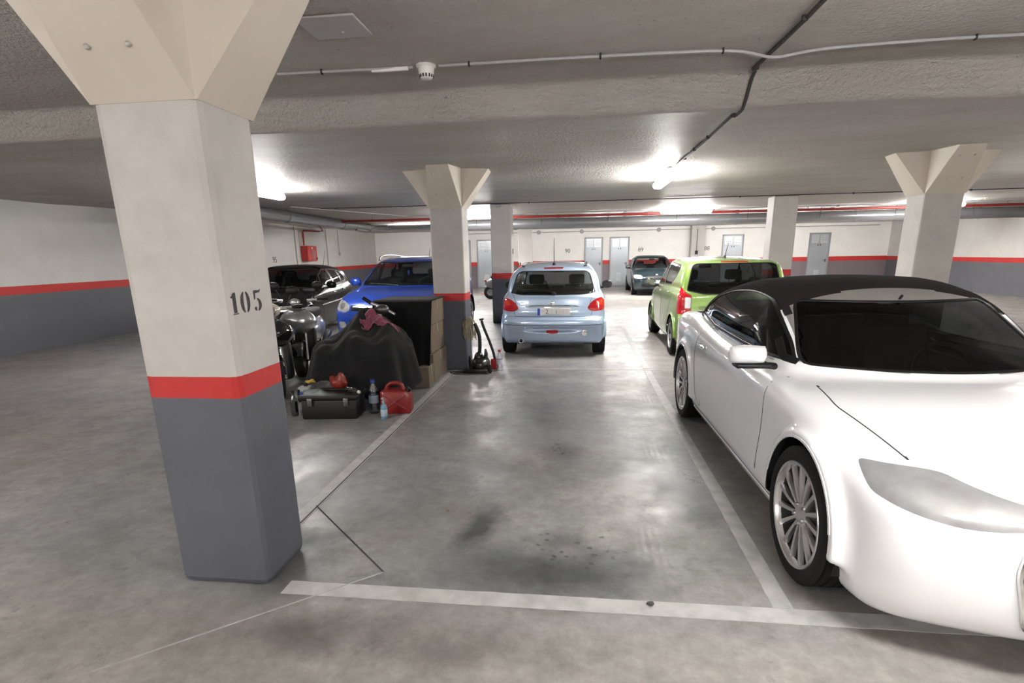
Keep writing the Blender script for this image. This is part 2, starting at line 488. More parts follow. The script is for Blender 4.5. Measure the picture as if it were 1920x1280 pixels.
def build_setting():
    X0, X1, Y0, Y1 = -9.9, 13.5, -5.5, 26.6
    mb = MB(); mb.add([(X0 - .2, Y0 - .2, 0), (X1 + .2, Y0 - .2, 0), (X1 + .2, Y1 + .2, 0), (X0 - .2, Y1 + .2, 0)], [(0, 1, 2, 3)])
    mb.add([(X0 - .2, Y0 - .2, -.15), (X1 + .2, Y0 - .2, -.15), (X1 + .2, Y1 + .2, -.15), (X0 - .2, Y1 + .2, -.15)], [(3, 2, 1, 0)])
    tag(mb.build('floor', floor_material()), kind='structure')
    # ceiling
    m = mat('ceiling_sprayed', (0.50, 0.465, 0.43), .5, spec=.35)
    nt = m.node_tree; b = nt.nodes['Principled BSDF']
    tc = nt.nodes.new('ShaderNodeTexCoord')
    mp = nt.nodes.new('ShaderNodeMapping'); mp.inputs[3].default_value = (.5, 1.4, 1); nt.links.new(tc.outputs['Object'], mp.inputs[0])
    n1 = nt.nodes.new('ShaderNodeTexNoise'); n1.inputs['Scale'].default_value = 1.6; n1.inputs['Detail'].default_value = 8; n1.inputs['Roughness'].default_value = .65
    nt.links.new(mp.outputs[0], n1.inputs['Vector'])
    r1 = nt.nodes.new('ShaderNodeMapRange'); r1.inputs[1].default_value = .35; r1.inputs[2].default_value = .68; nt.links.new(n1.outputs[0], r1.inputs[0])
    mx = nt.nodes.new('ShaderNodeMix'); mx.data_type = 'RGBA'; mx.inputs[6].default_value = (0.82, 0.755, 0.685, 1); mx.inputs[7].default_value = (0.94, 0.89, 0.83, 1)
    nt.links.new(r1.outputs[0], mx.inputs[0])
    n3 = nt.nodes.new('ShaderNodeTexNoise'); n3.inputs['Scale'].default_value = 17; n3.inputs['Detail'].default_value = 6; n3.inputs['Roughness'].default_value = .75
    nt.links.new(tc.outputs['Object'], n3.inputs['Vector'])
    r3 = nt.nodes.new('ShaderNodeMapRange'); r3.inputs[1].default_value = .64; r3.inputs[2].default_value = .72; nt.links.new(n3.outputs[0], r3.inputs[0])
    mx2 = nt.nodes.new('ShaderNodeMix'); mx2.data_type = 'RGBA'; mx2.inputs[7].default_value = (0.16, 0.145, 0.13, 1)
    nt.links.new(mx.outputs[2], mx2.inputs[6]); nt.links.new(r3.outputs[0], mx2.inputs[0])
    nt.links.new(mx2.outputs[2], b.inputs['Base Color'])
    n2 = nt.nodes.new('ShaderNodeTexNoise'); n2.inputs['Scale'].default_value = 27; n2.inputs['Detail'].default_value = 5; n2.inputs['Roughness'].default_value = .7
    nt.links.new(tc.outputs['Object'], n2.inputs['Vector'])
    bp = nt.nodes.new('ShaderNodeBump'); bp.inputs['Strength'].default_value = 1.0; bp.inputs['Distance'].default_value = .13
    nt.links.new(n2.outputs[0], bp.inputs['Height']); nt.links.new(bp.outputs[0], b.inputs['Normal'])
    ys = np.unique(np.concatenate([np.arange(Y0 - .2, 4.4, .25), np.arange(4.4, 5.05, .03), np.arange(5.05, Y1 + .3, .25)]))
    xs_ = np.arange(X0 - .2, X1 + .3, .35)
    vs = []; fs = []
    for y in ys:
        for x in xs_:
            vs.append((x, y, ceil_z(y + .05 * math.sin(x * .9)) + .006 * math.sin(x * 2.1 + y * 3.3)))
    k = len(xs_)
    for j in range(len(ys) - 1):
        for i in range(k - 1):
            a = j * k + i
            fs.append((a, a + k, a + k + 1, a + 1))
    mb = MB(); mb.add(vs, fs, True)
    mb.add([(X0 - .2, Y0 - .2, 3.0), (X1 + .2, Y0 - .2, 3.0), (X1 + .2, Y1 + .3, 3.0), (X0 - .2, Y1 + .3, 3.0)], [(0, 1, 2, 3)])
    tag(mb.build('ceiling', m), kind='structure')
    # walls
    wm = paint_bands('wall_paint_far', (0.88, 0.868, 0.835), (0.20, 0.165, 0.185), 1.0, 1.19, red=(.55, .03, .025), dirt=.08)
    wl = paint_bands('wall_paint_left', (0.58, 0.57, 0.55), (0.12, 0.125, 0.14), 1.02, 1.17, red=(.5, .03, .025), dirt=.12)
    for nm, c, d, mt in [('wall_left', (X0 - .1, (Y0 + Y1) / 2, 1.45), (.2, Y1 - Y0 + .4, 2.9), wl), ('wall_right', (X1 + .1, (Y0 + Y1) / 2, 1.45), (.2, Y1 - Y0 + .4, 2.9), wl),
                         ('wall_back', ((X0 + X1) / 2, Y1 + .1, 1.45), (X1 - X0, .2, 2.9), wm), ('wall_front', ((X0 + X1) / 2, Y0 - .1, 1.45), (X1 - X0, .2, 2.9), wl)]:
        mb = MB(); mb.box((0, 0, c[2]), d)
        tag(mb.build(nm, mt, loc=(c[0], c[1], 0)), kind='structure')

    # pillars
    pm = paint_bands('pillar_paint', CREAM, GREYP, .965, 1.065, dirt=.22, dscale=3.0)
    pm2 = paint_bands('pillar_paint_far', CREAM, GREYP, 1.01, 1.14, dirt=.16)
    capm = mat('capital_paint', (0.60, 0.54, 0.465), .55, noise=(3, .35, (.50, .45, .385)), bump=(14, .2, .01))
    bolt = mat('bolt_head', (.45, .43, .40), .5, metal=.5)
    def pillar(label, x0, x1, y0, y1, ztop, cap=False, m=pm, bev=.022, zc=2.16, reach=.40):
        cx, cy = (x0 + x1) / 2, (y0 + y1) / 2
        mb = MB(); mb.box((0, 0, ztop / 2), (x1 - x0, y1 - y0, ztop), bevel=bev, seg=2)
        mb.s = [False] * len(mb.s)
        o = mb.build('pillar', m, loc=(cx, cy, 0))
        tag(o, label, 'pillar', kind='structure')
        if cap:
            hx, hy = (x1 - x0) / 2 + .004, (y1 - y0) / 2 + .004
            wx, wy = hx * .62, hy * .62
            zt = ztop + .02
            up = [(-wx, -hy - reach), (wx, -hy - reach), (hx * 1.0, -hy), (hx + reach, -wy), (hx + reach, wy), (hx, hy), (wx, hy + reach), (-wx, hy + reach), (-hx, hy), (-hx - reach, wy), (-hx - reach, -wy), (-hx, -hy)]
            lo = [(-hx * .97, -hy), (hx * .97, -hy), (hx, -hy * .99), (hx, -hy * .97), (hx, hy * .97), (hx, hy * .99), (hx * .97, hy), (-hx * .97, hy), (-hx, hy * .99), (-hx, hy * .97), (-hx, -hy * .97), (-hx, -hy * .99)]
            n = 12
            vs = [(x, y, zc) for x, y in lo] + [(x, y, zt) for x, y in up]
            fs = [(i, (i + 1) % n, n + (i + 1) % n, n + i) for i in range(n)] + [tuple(range(n))[::-1], tuple(range(n, 2 * n))]
            mb = MB(); mb.add(vs, fs)
            # rims of the steel plates
            c = mb.build('capital', capm, o)
            for i, (sx, zz) in enumerate([(-.45, zc + .16), (.45, zc + .16), (-.42, zc + .38), (.42, zc + .38)]):
                yy = -hy - reach * (zz - zc) / (zt - zc)
                b_ = MB(); b_.ellipsoid((sx * hx * .8, yy, zz), (.012, .010, .012), seg=8, rings=6); b_.build('bolt', bolt, c)
        return o
    p105 = pillar('cream and grey pillar with red band and the number 105', -1.97, -1.508, 2.208, 2.59, 2.80, True, bev=.035, zc=2.19, reach=.50)
    pillar('pillar with flared head in the middle, beside the black vacuum cleaner', -1.977, -1.535, 7.38, 7.76, 2.64, True, zc=2.17, reach=.36)
    p2 = pillar('pillar standing just left of the silver-blue hatchback', -1.995, -1.53, 12.67, 13.1, 2.66, m=pm2)
    pillar('pillar behind the green car on the right', 4.06, 4.55, 12.67, 13.1, 2.66, m=pm2)
    pillar('thick cream pillar between hatchback roof and far wall', -2.31, -1.79, 21.2, 21.6, 2.66, m=pm2)
    pillar('pilaster on the far wall with a small black box on it', 4.99, 5.6, 26.2, 26.62, 2.66, m=pm2)
    pillar('pillar beside the bonnet of the white convertible', 4.06, 4.52, 2.208, 2.59, 2.80, True, zc=2.19, reach=.43)
    pillar('pillar with flared head right of the white convertible', 4.06, 4.5, 7.38, 7.76, 2.64, True, zc=2.17, reach=.36)
    pillar('pillar between the black hatchback and the left wall', -7.95, -7.5, 2.208, 2.59, 2.80, True, zc=2.19, reach=.43)
    pillar('pillar far right in the same row as the pillar behind the green car', 10.1, 10.58, 12.67, 13.1, 2.66, m=pm2)
    tube = lambda nm, path, r, mt, par=None, seg=8: MB().tube(path, r, seg).build(nm, mt, par)

    # the stencilled 105 on the pillar
    ink = mat('stencil_ink', (.02, .019, .018), .7, noise=(90, .5, (.09, .085, .08)))
    def arc(cx, cy, rx, ry, a0, a1, n=12):
        return [(cx + rx * math.cos(math.radians(a0 + (a1 - a0) * k / n)), cy + ry * math.sin(math.radians(a0 + (a1 - a0) * k / n))) for k in range(n + 1)]
    glyph = {
        '1': [[(.10, .07), (.29, .07), (.29, 1.0), (.20, 1.0), (.10, .93)], [(.04, 0), (.36, 0), (.36, .05), (.04, .05)], [(-.02, .80), (.11, .88), (.11, .80), (.05, .74)]],
        '0': [arc(.22, .5, .27, .5, 98, 262) + arc(.20, .5, .06, .42, 255, 105), arc(.27, .5, .27, .5, -82, 82) + arc(.29, .5, .06, .42, 75, -75)],
        '5': [[(.04, .54), (.12, .60), (.15, .90), (.04, .97)], [(.06, 1.0), (.17, .86), (.44, .88), (.50, 1.04), (.42, .98)], arc(.20, .30, .30, .32, -78, 82) + arc(.22, .30, .10, .25, 75, -70), arc(.10, .13, .07, .08, 0, 360, 10), [(.04, .06), (.14, .0), (.17, .04), (.08, .10)]],
    }
    hgt = .096
    for ch, y in (('1', 2.238), ('0', 2.312), ('5', 2.408)):
        mb = MB()
        for pg in glyph[ch]:
            mb.prism([(x * hgt * 1.28, z * hgt) for x, z in pg], .0012, rot=(math.pi / 2, 0, math.pi / 2))
        o = mb.build('painted_digit', ink, p105)
        # local +x -> world +y, local y -> world z
        o.location = (-1.508 - (-1.739) + .0003, y - 2.399, 1.338)

    # parking lines (painted sheets with worn edges)
    lm = mat('line_paint', (.48, .48, .478), .55, noise=(11, .9, (.34, .338, .335)))
    lm2 = mat('line_paint_worn', (.42, .42, .418), .5, noise=(9, .9, (.30, .298, .295)))
    def line(label, pts, w, m_=lm, h=.0022):
        a, b_ = Vector(pts[0]), Vector(pts[1])
        d = (b_ - a); L = d.length; d.normalize(); nrm = Vector((-d.y, d.x)) * (w / 2)
        n = max(2, int(L / .06)); L_ = []; R_ = []
        for k in range(n + 1):
            p = a + d * (L * k / n)
            L_.append(p + nrm * (1 + RNG.normal(0, .022))); R_.append(p - nrm * (1 + RNG.normal(0, .022)))
        vs = [(p.x, p.y, h) for p in L_] + [(p.x, p.y, h) for p in R_] + [(p.x, p.y, -.002) for p in L_] + [(p.x, p.y, -.002) for p in R_]
        q = n + 1; fs = []
        for k in range(n):
            fs += [(k, q + k, q + k + 1, k + 1), (k, k + 1, 2 * q + k + 1, 2 * q + k), (q + k + 1, q + k, 3 * q + k, 3 * q + k + 1)]
        fs += [(0, 2 * q, 3 * q, q), (n, q + n, 3 * q + n, 2 * q + n)]
        mb = MB(); mb.add(vs, fs)
        o = mb.build('parking_line', m_)
        return tag(o, label, 'floor line', kind='structure')
    line('white line along the left of the empty bay', ((-1.715, 2.62), (-1.715, 7.35)), .10)
    line('white line between the empty bay and the white convertible', ((.940, 2.27), (.940, 7.44)), .088)
    line('white line continuing beside the silver-blue hatchback', ((.945, 7.56), (.955, 12.0)), .088)
    line('broad white line across the front of the empty bay', ((-1.42, 2.215), (4.0, 2.215)), .105)
    line('thin pale line across the far end of the empty bay', ((-1.10, 7.50), (3.9, 7.47)), .05, lm2)
    line('pale line between the scooters and the black hatchback', ((-4.62, 6.2), (-4.62, 11.5)), .09, lm2)
    line('pale line to the right of the white convertible', ((3.75, 2.27), (3.75, 7.4)), .09, lm2)
    # sawn joints
    jm = mat('joint_dark', (.055, .05, .048), .9)
    def joint(label, pts, w=.009, m_=jm):
        return line(label, pts, w, m_, .0035)
    joint('dark joint running along the left line of the empty bay', ((-1.678, 2.62), (-1.678, 7.3)))
    joint('dark diagonal joint from the left line towards the front line', ((-1.69, 3.09), (-.98, 2.385)), .007)
    joint('faint joint crossing the front line near the numbered pillar', ((-.98, 2.385), (-1.9, 1.60)), .006, lm2)

    # ceiling cables and conduit
    cab = mat('cable_dark', (.05, .045, .045), .6); con = mat('conduit_grey', (.36, .35, .345), .5); clip = mat('clip_black', (.02, .02, .02), .6)
    def cz(y, x=None): return ceil_z(y, x)
    k = thing('conduit', 'grey plastic conduit crossing the ceiling beside the smoke detector', 'pipe', (0, 3.93, 2.78))
    path = [(-2.1, 4.0), (-.96, 4.03), (-.2, 4.03), (.95, 4.08), (1.30, 4.17), (1.7, 4.13), (2.4, 4.10), (6, 4.25)]
    sm = spline(path, 6)
    dip = lambda x: .030 * math.exp(-((x - 1.24) / .16) ** 2)
    for part in ([p for p in sm if p[0] < -1.13], [p for p in sm if p[0] > -.97]):
        tube('tube', [(x, y - 3.93, cz(y) - .016 - dip(x) - 2.78) for x, y in part], .010, con, k)
    mb = MB()
    for (x, y) in [(-1.78, 4.008), (-.75, 4.03), (.12, 4.035), (.90, 4.075), (2.4, 4.1)]:
        mb = MB(); mb.box((x, y - 3.93, cz(y) - .016 - 2.78), (.012, .032, .034), bevel=.004, seg=1); mb.build('pipe_clip', clip, k)
    mb = MB(); mb.box((-1.30, .095, cz(3.93) - .022 - 2.78), (.26, .022, .026), bevel=.005, seg=1); mb.build('sleeve', mat('sleeve_white', (.75, .73, .70), .5), k)
    k = thing('lamp_cable', 'dark cable running along the ceiling to the lamp over the convertible', 'cable', (1.2, 4, 2.7))
    path = []
    for y in np.concatenate([np.arange(.1, 4.5, .35), np.arange(4.5, 5.0, .06), np.arange(5.0, 7.7, .3)]):
        path.append((1.22 + (.03 if 4.5 < y < 5 else 0) + .012 * math.sin(y * 2.3) - 1.2, y - 4, cz(y, 1.22) - .018 - 2.7))
    tube('cable', path, .013, cab, k)
    for y in (1.2, 2.6, 3.6, 4.46, 4.98, 5.9, 6.55, 7.1):
        mb = MB(); mb.box((.02, y - 4, cz(y, 1.22) - .020 - 2.7), (.034, .014, .032), bevel=.004, seg=1); mb.build('pipe_clip', clip, k)
    k = thing('joint_cable', 'thin dark cable clipped across the ceiling in front of the far pillars', 'cable', (0, 12.45, 2.62))
    tube('cable', [(x, .02 * math.sin(x), cz(12.45) - .012 - 2.62) for x in np.arange(-6.0, 13.3, .5)], .010, cab, k, 6)
    for x in np.arange(-5.5, 13, 2.2):
        mb = MB(); mb.box((x, .02 * math.sin(x), cz(12.45) - .014 - 2.62), (.02, .03, .035)); mb.build('pipe_clip', clip, k)
    k = thing('ceiling_conduit', 'pale conduit rising from the left across the ceiling to the red pipe', 'pipe', (-5, 14, 2.6))
    tube('tube', [(-1.0 - .2, -2.3, cz(11.7) - 2.62), (.3, 1.2, cz(15.2) - 2.62), (7.5, 1.45, cz(15.45) - 2.62), (18, 1.6, cz(15.6) - 2.62)], .012, con, k)
    for x in (2.0, 6.2, 8.4, 11.5):
        mb = MB(); mb.box((x, 1.45, cz(15.4) - 2.63), (.07, .05, .05), bevel=.008); mb.build('junction_box', con, k)

    # smoke detector
    k = thing('smoke_detector', 'white round smoke detector on the ceiling', 'smoke detector', (-1.05, 4.04, cz(4.04)))
    wp = mat('detector_plastic', (.74, .72, .68), .4)
    MB().lathe([(0, 0), (.066, 0), (.066, -.018), (.058, -.024), (.0, -.024)], 28).build('base', wp, k)
    MB().lathe([(0, -.02), (.056, -.022), (.050, -.062), (.046, -.080), (.034, -.090), (0, -.092)], 28).build('sensor_head', wp, k)
    mb = MB()
    for i in range(14):
        a = 2 * math.pi * i / 14
        mb.box((.0465 * math.cos(a), .0465 * math.sin(a), -.074), (.006, .010, .018), rot=(0, 0, a))
    mb.build('vent_slots', clip, k)

    # patch plate on the ceiling beside the numbered pillar
    mb = MB(); mb.box((0, 0, 0), (.34, .30, .012), bevel=.003, seg=1)
    o = mb.build('ceiling_plate', mat('plate_paint', (.50, .49, .49), .5), loc=(-1.38, 3.33, cz(3.33) - .004)); tag(o, 'grey square plate bolted to the ceiling behind the numbered pillar head', 'plate')
    b_ = MB(); b_.ellipsoid((.02, .06, -.006), (.013, .013, .010), seg=10, rings=6); b_.build('bolt', bolt, o)

    # ducts and pipes
    dm = mat('duct_grey', (.21, .215, .225), .28, metal=.35, noise=(4, .4, (.26, .265, .275)))
    rm = mat('pipe_red', (.22, .018, .015), .42)
    k = thing('air_duct', 'large grey round duct crossing under the ceiling by the far pillars', 'duct', (0, 16.6, 2.40))
    mb = MB(); mb.tube([(-4.0, 0, 0), (13.3, 0, 0)], .145, 28); mb.build('duct_body', dm, k)
    for x in np.arange(-3.4, 13, 1.55):
        mb = MB(); mb.lathe([(.140, -.03), (.152, -.03), (.152, .03), (.140, .03)], 28, c=(x, 0, 0), rot=(0, math.pi / 2, 0), closed=True); mb.build('duct_collar', dm, k)
    for x in np.arange(-3.0, 13, 1.9):
        mb = MB(); mb.tube([(x, -.15, -.02), (x, -.15, .24)], .006, 6); mb.build('hanger', cab, k)
    k = thing('drain_pipe', 'grey drain pipe along the left with an elbow near the far corner', 'pipe', (-7.1, 15, 2.5))
    pth = [(.3, -5.0, .02), (.15, 0, .0), (-.02, 3.75, 0), (.02, 3.95, 0), (.18, 4.05, 0), (.5, 4.1, 0), (3.2, 4.1, -.0)]
    mb = MB(); mb.tube(pth[:3], [.125, .125, .115], 20); mb.build('pipe_run', dm, k)
    mb = MB(); mb.tube(pth[2:6], .115, 20); mb.build('elbow', dm, k)
    mb = MB(); mb.tube(pth[5:], .095, 20); mb.build('pipe_run', dm, k)
    for p_, r_ in (((.22, -2.2, .01), .14), ((.1, 1.2, 0), .137), ((-.02, 3.6, 0), .135)):
        mb = MB(); mb.lathe([(r_ - .02, -.07), (r_, -.07), (r_, .07), (r_ - .02, .07)], 20, c=p_, rot=(math.pi / 2, 0, 0), closed=True); mb.build('pipe_collar', dm, k)
    for y in (-3, -.9, 1.0, 2.8):
        mb = MB(); mb.tube([(.15 - y * .03, y, .1), (.15 - y * .03, y, .16)], .006, 6); mb.build('hanger', cab, k)
    mb = MB(); mb.tube([(.1, 2.2, -.10), (.08, 3.2, -.13)], .05, 12); mb.build('branch', dm, k)
    k = thing('sprinkler_pipe', 'long dark red pipe under the ceiling', 'pipe', (0, 15.9, 2.56))
    mb = MB(); mb.tube([(-7.5, 0, 0), (13.3, .25, 0)], .034, 12); mb.build('pipe_run', rm, k)
    mb = MB(); mb.tube([(-7.5, 0, 0), (-7.7, .2, 0), (-9.66, 4.6, -.04), (-9.74, 4.4, -.06), (-9.75, 3.3, -.08), (-9.75, 3.2, -.12), (-9.75, 3.2, -.575)], .032, 12); mb.build('drop_pipe', rm, k)
    for x in np.arange(-6, 13, 2.4):
        mb = MB(); mb.tube([(x, .12, 0), (x, .12, .12)], .006, 6); mb.build('hanger', cab, k)
        mb = MB(); mb.lathe([(.03, -.05), (.041, -.05), (.041, .05), (.03, .05)], 12, c=(x + .6, .11, 0), rot=(0, math.pi / 2, 0), closed=True); mb.build('coupling', rm, k)

    # fire cabinet on the left wall
    fr = mat('cabinet_red', (.46, .035, .035), .4); fr2 = mat('cabinet_door_red', (.55, .06, .055), .4)
    k = thing('fire_hose_cabinet', 'red fire hose cabinet on the left wall below the red pipe', 'cabinet', (-9.9, 19.45, 1.42))
    mb = MB(); mb.box((.13, 0, .28), (.24, .72, .54), bevel=.01, seg=1); mb.build('body', fr, k)
    mb = MB(); mb.box((.257, 0, .28), (.02, .68, .50), bevel=.006, seg=1); dr = mb.build('door', fr2, k)
    mb = MB(); mb.box((.27, .05, .25), (.008, .36, .34), bevel=.004, seg=1); mb.build('pane', mat('hose_pane', (.30, .06, .06), .15, coat=1), dr)
    mb = MB(); mb.box((.272, -.02, .47), (.006, .10, .05)); mb.build('label', M['plate_white'], dr)
    mb = MB(); mb.box((.28, .29, .10), (.03, .03, .07), bevel=.006); mb.build('latch', M['black_plastic'], dr)
    mb = MB(); mb.box((.01, 0, 0), (.012, .22, .42), bevel=.002, seg=1)
    o = mb.build('fire_sign', mat('sign_pale', (.66, .60, .56), .5), loc=(-9.9, 19.35, 2.24)); tag(o, 'small pale red and white sign above the fire hose cabinet', 'sign')
    mb = MB(); mb.box((.017, 0, .10), (.004, .17, .16)); mb.box((.017, 0, -.1), (.004, .17, .05)); mb.build('symbol', mat('sign_red', (.55, .14, .12), .5), o)
    # vertical conduits, wall numbers
    for lab, y, z0, bx in [('thin conduit left of the fire hose cabinet', 18.75, 1.2, False), ('thin conduit right of the fire hose cabinet', 21.2, 1.25, False), ('thin conduit ending in a switch box on the left wall', 22.3, 1.72, True)]:
        k = thing('wall_conduit', lab, 'pipe', (-9.88, y, z0))
        tube('tube', [(0, 0, 0), (0, 0, 2.62 - z0)], .014, con, k, 8)
        if bx:
            mb = MB(); mb.box((.02, 0, -.04), (.05, .10, .12), bevel=.01); mb.build('switch_box', con, k)
    sm_ = mat('number_ink', (.07, .068, .065), .7)
    def number(t, loc, rot, s, lab):
        o = text_obj('wall_number', t, s, sm_, loc, rot); tag(o, lab, 'number')
    number('95', (-9.896, 17.3, 1.50), (math.pi / 2, 0, math.pi / 2), .26, 'small stencilled number on the left wall above the black hatchback')
    for t, x, lab in (('90', -.55, 'small stencilled number on the far wall above the silver-blue hatchback roof'), ('89', 2.82, 'small stencilled number on the far wall above the dark teal saloon'),
                      ('88', 5.78, 'small stencilled number on the far wall beside the pilaster'), ('87', 8.95, 'small stencilled number on the far wall above the white convertible')):
        number(t, (x, 26.594, 1.63), (math.pi / 2, 0, 0), .25, lab)

    # grey metal store-room doors
    gd = mat('door_metal', (.34, .365, .395), .32, metal=.25, noise=(1.5, .5, (.46, .48, .505)))
    gv = mat('door_vent', (.62, .64, .66), .3, metal=.3)
    doors = [(-5.62, .80), (-4.42, .82), (.66, .76), (1.85, .80), (6.90, .84), (10.6, .8)]
    for i, (x, w) in enumerate(doors):
        k = bpy.data.objects.new('door_%d' % (i + 1), None); k.location = (x, 26.6, 0); link(k); tag(k, kind='structure')
        mb = MB()
        for sx in (-1, 1): mb.box((sx * (w / 2 + .02), -.02, 1.1), (.05, .07, 2.22))
        mb.box((0, -.02, 2.2), (w + .09, .07, .05)); mb.build('door_frame', mat('frame_grey', (.30, .315, .335), .4) if i == 0 else bpy.data.materials['frame_grey'], k)
        mb = MB(); mb.box((0, -.012, 1.09), (w - .01, .035, 2.17), bevel=.006, seg=1); lf = mb.build('door_leaf', gd, k)
        for sx in (-1, 1):
            mb = MB(); mb.box((sx * w * .23, -.032, 1.96), (w * .36, .012, .34), bevel=.003, seg=1)
            v = mb.build('vent_panel', gv, lf)
            mb = MB()
            for q in range(7): mb.box((sx * w * .23, -.042, 1.83 + q * .043), (w * .32, .016, .012), rot=(.5, 0, 0))
            tag(mb.build('louvres', gd, lf), kind='stuff')
        mb = MB(); mb.box((0, -.032, .42), (.20, .012, .36), bevel=.003, seg=1); mb.build('vent_panel', gv, lf)
        mb = MB()
        for q in range(7): mb.box((0, -.042, .28 + q * .046), (.17, .016, .012), rot=(.5, 0, 0))
        tag(mb.build('louvres', gd, lf), kind='stuff')
        mb = MB(); mb.box((w * .40, -.04, 1.02), (.03, .03, .14), bevel=.006); mb.tube([(w * .40, -.06, 1.04), (w * .28, -.065, 1.04)], .010, 8); mb.build('door_handle', M['black_plastic'], lf)
        for q in (-.05, .05):
            mb = MB(); mb.box((q, -.036, 1.70), (.05, .008, .06)); mb.build('number_tag', M['alloy_dark'], lf)
    # emergency lights and conduit on the far wall
    k = thing('wall_conduit', 'pale conduit with round boxes high on the far wall', 'pipe', (0, 26.57, 2.50))
    tube('tube', [(-7, 0, 0), (13, 0, 0)], .016, con, k, 8)
    for x in (-1.9, .1, 3.6, 6.0, 9.2):
        mb = MB(); mb.lathe([(0, -.05), (.07, -.05), (.09, -.02), (.09, .02), (0, .02)], 16, c=(x, 0, 0), rot=(-math.pi / 2, 0, 0)); mb.build('junction_box', con, k)
    mb = MB(); mb.box((0, 0, 0), (.12, .06, .16), bevel=.01); mb.tube([(0, 0, .05), (0, 0, 1.0)], .01, 6)
    o = mb.build('alarm_button', M['black_plastic'], loc=(5.24, 26.17, 1.47)); tag(o, 'small black box with a thin conduit on the far pilaster', 'box')
    mb = MB(); mb.box((0, 0, 0), (.10, .05, .07), bevel=.012)
    o = mb.build('emergency_light', con, loc=(-1.80, 12.64, 2.60)); tag(o, 'small grey junction box on top of the pillar left of the hatchback', 'box')
    mb = MB(); mb.box((0, 0, 0), (.03, .08, .12), bevel=.008)
    o = mb.build('wall_switch', con, loc=(-1.522, 12.9, 1.62)); tag(o, 'small switch on the side of the pillar left of the hatchback', 'switch')

    # fluorescent lamps
    em = bpy.data.materials.new('lamp_diffuser'); em.use_nodes = True
    nt = em.node_tree; nt.nodes.clear()
    e = nt.nodes.new('ShaderNodeEmission'); e.inputs[0].default_value = (1.0, .975, .945, 1); e.inputs[1].default_value = LAMP_EMIT
    ou = nt.nodes.new('ShaderNodeOutputMaterial'); nt.links.new(e.outputs[0], ou.inputs[0])
    tray = mat('lamp_tray', (.55, .56, .56), .4)
    for (x, y, ax, lab) in LAMPS:
        hang = .50 if y < 1 else 0.0  # unseen aisle lamps lowered to throw light onto the ceiling
        z = ceil_z(y) - hang
        k = thing('ceiling_lamp', lab, 'lamp', (x, y, z), math.pi / 2 if ax == 'x' else 0, 'fluorescent ceiling lamps')
        mb = MB(); mb.box((0, 0, -.032), (.085, 1.24, .05), bevel=.012); mb.build('gear_tray', tray, k)
        if hang:
            for s in (-1, 1):
                mb = MB(); mb.tube([(0, s * .5, -.01), (0, s * .5, hang)], .006, 6); mb.build('hanging_rod', tray, k)
        mb = MB(); mb.box((0, 0, -.100), (.145, 1.27, .092), bevel=.044, seg=4); mb.build('diffuser', em, k)
        for s in (-1, 1):
            for q in (-.046, .046):
                mb = MB(); mb.box((q, s * .45, -.048), (.012, .03, .03)); mb.build('clip', tray, k)
# ================================================================== car builder
# A car body is one implicit solid (side, plan and front outlines intersected and blended), meshed by surface nets,
# then cut along outlines into panels, panes and lamps.
def sdpoly(P, poly):
    d = np.full(len(P), 1e9, np.float32); ins = np.zeros(len(P), bool)
    n = len(poly)
    x, y = P[:, 0], P[:, 1]
    for i in range(n):
        ax, ay = poly[i]; bx, by = poly[(i + 1) % n]
        ex, ey = bx - ax, by - ay
        L = ex * ex + ey * ey
        if L < 1e-14: continue
        wx, wy = x - ax, y - ay
        t = np.clip((wx * ex + wy * ey) / L, 0, 1)
        dx, dy = wx - t * ex, wy - t * ey
        np.minimum(d, dx * dx + dy * dy, out=d)
        c = (ay <= y) != (by <= y)
        if abs(ey) > 1e-14:
            ins ^= c & (x < ax + (y - ay) * ex / ey)
    d = np.sqrt(d)
    return np.where(ins, -d, d)

def smax(a, b, k):
    h = np.maximum(k - np.abs(a - b), 0) / k
    return np.maximum(a, b) + h * h * k * 0.25
def smin(a, b, k):
    return -smax(-a, -b, k)

class Field:
    def __init__(s, F, o, h):
        s.F, s.o, s.h = F.astype(np.float32), np.array(o, float), h
    def sample(s, P):
        q = (np.asarray(P, float) - s.o) / s.h
        mx = np.array(s.F.shape) - 2
        q = np.clip(q, 0, mx + 0.999)
        i = np.minimum(q.astype(int), mx); t = q - i
        r = 0
        for a in (0, 1):
            for b in (0, 1):
                for c in (0, 1):
                    w = (t[:, 0] if a else 1 - t[:, 0]) * (t[:, 1] if b else 1 - t[:, 1]) * (t[:, 2] if c else 1 - t[:, 2])
                    r = r + w * s.F[i[:, 0] + a, i[:, 1] + b, i[:, 2] + c]
        return r
    def grad(s, P, e=None):
        e = e or s.h
        P = np.asarray(P, float)
        g = np.stack([s.sample(P + d) - s.sample(P - d) for d in np.eye(3) * e], 1)
        return g / np.maximum(np.linalg.norm(g, axis=1, keepdims=True), 1e-9)
    def hit(s, P0, d, L=3.0, n=400):
        """first surface point going from each P0 along direction d"""
        P0 = np.asarray(P0, float); d = np.asarray(d, float)
        res = P0.copy(); done = np.zeros(len(P0), bool); prev = s.sample(P0)
        st = L / n
        for k in range(1, n + 1):
            P = P0 + d * (st * k)
            v = s.sample(P)
            c = (~done) & (prev > 0) & (v <= 0)
            if c.any():
                t = prev[c] / (prev[c] - v[c])
                res[c] = P0[c] + d * (st * (k - 1) + st * t)[:, None]
                done |= c
            prev = v
        res[~done] = P0[~done] + d * (L * 0.4)
        return res, done

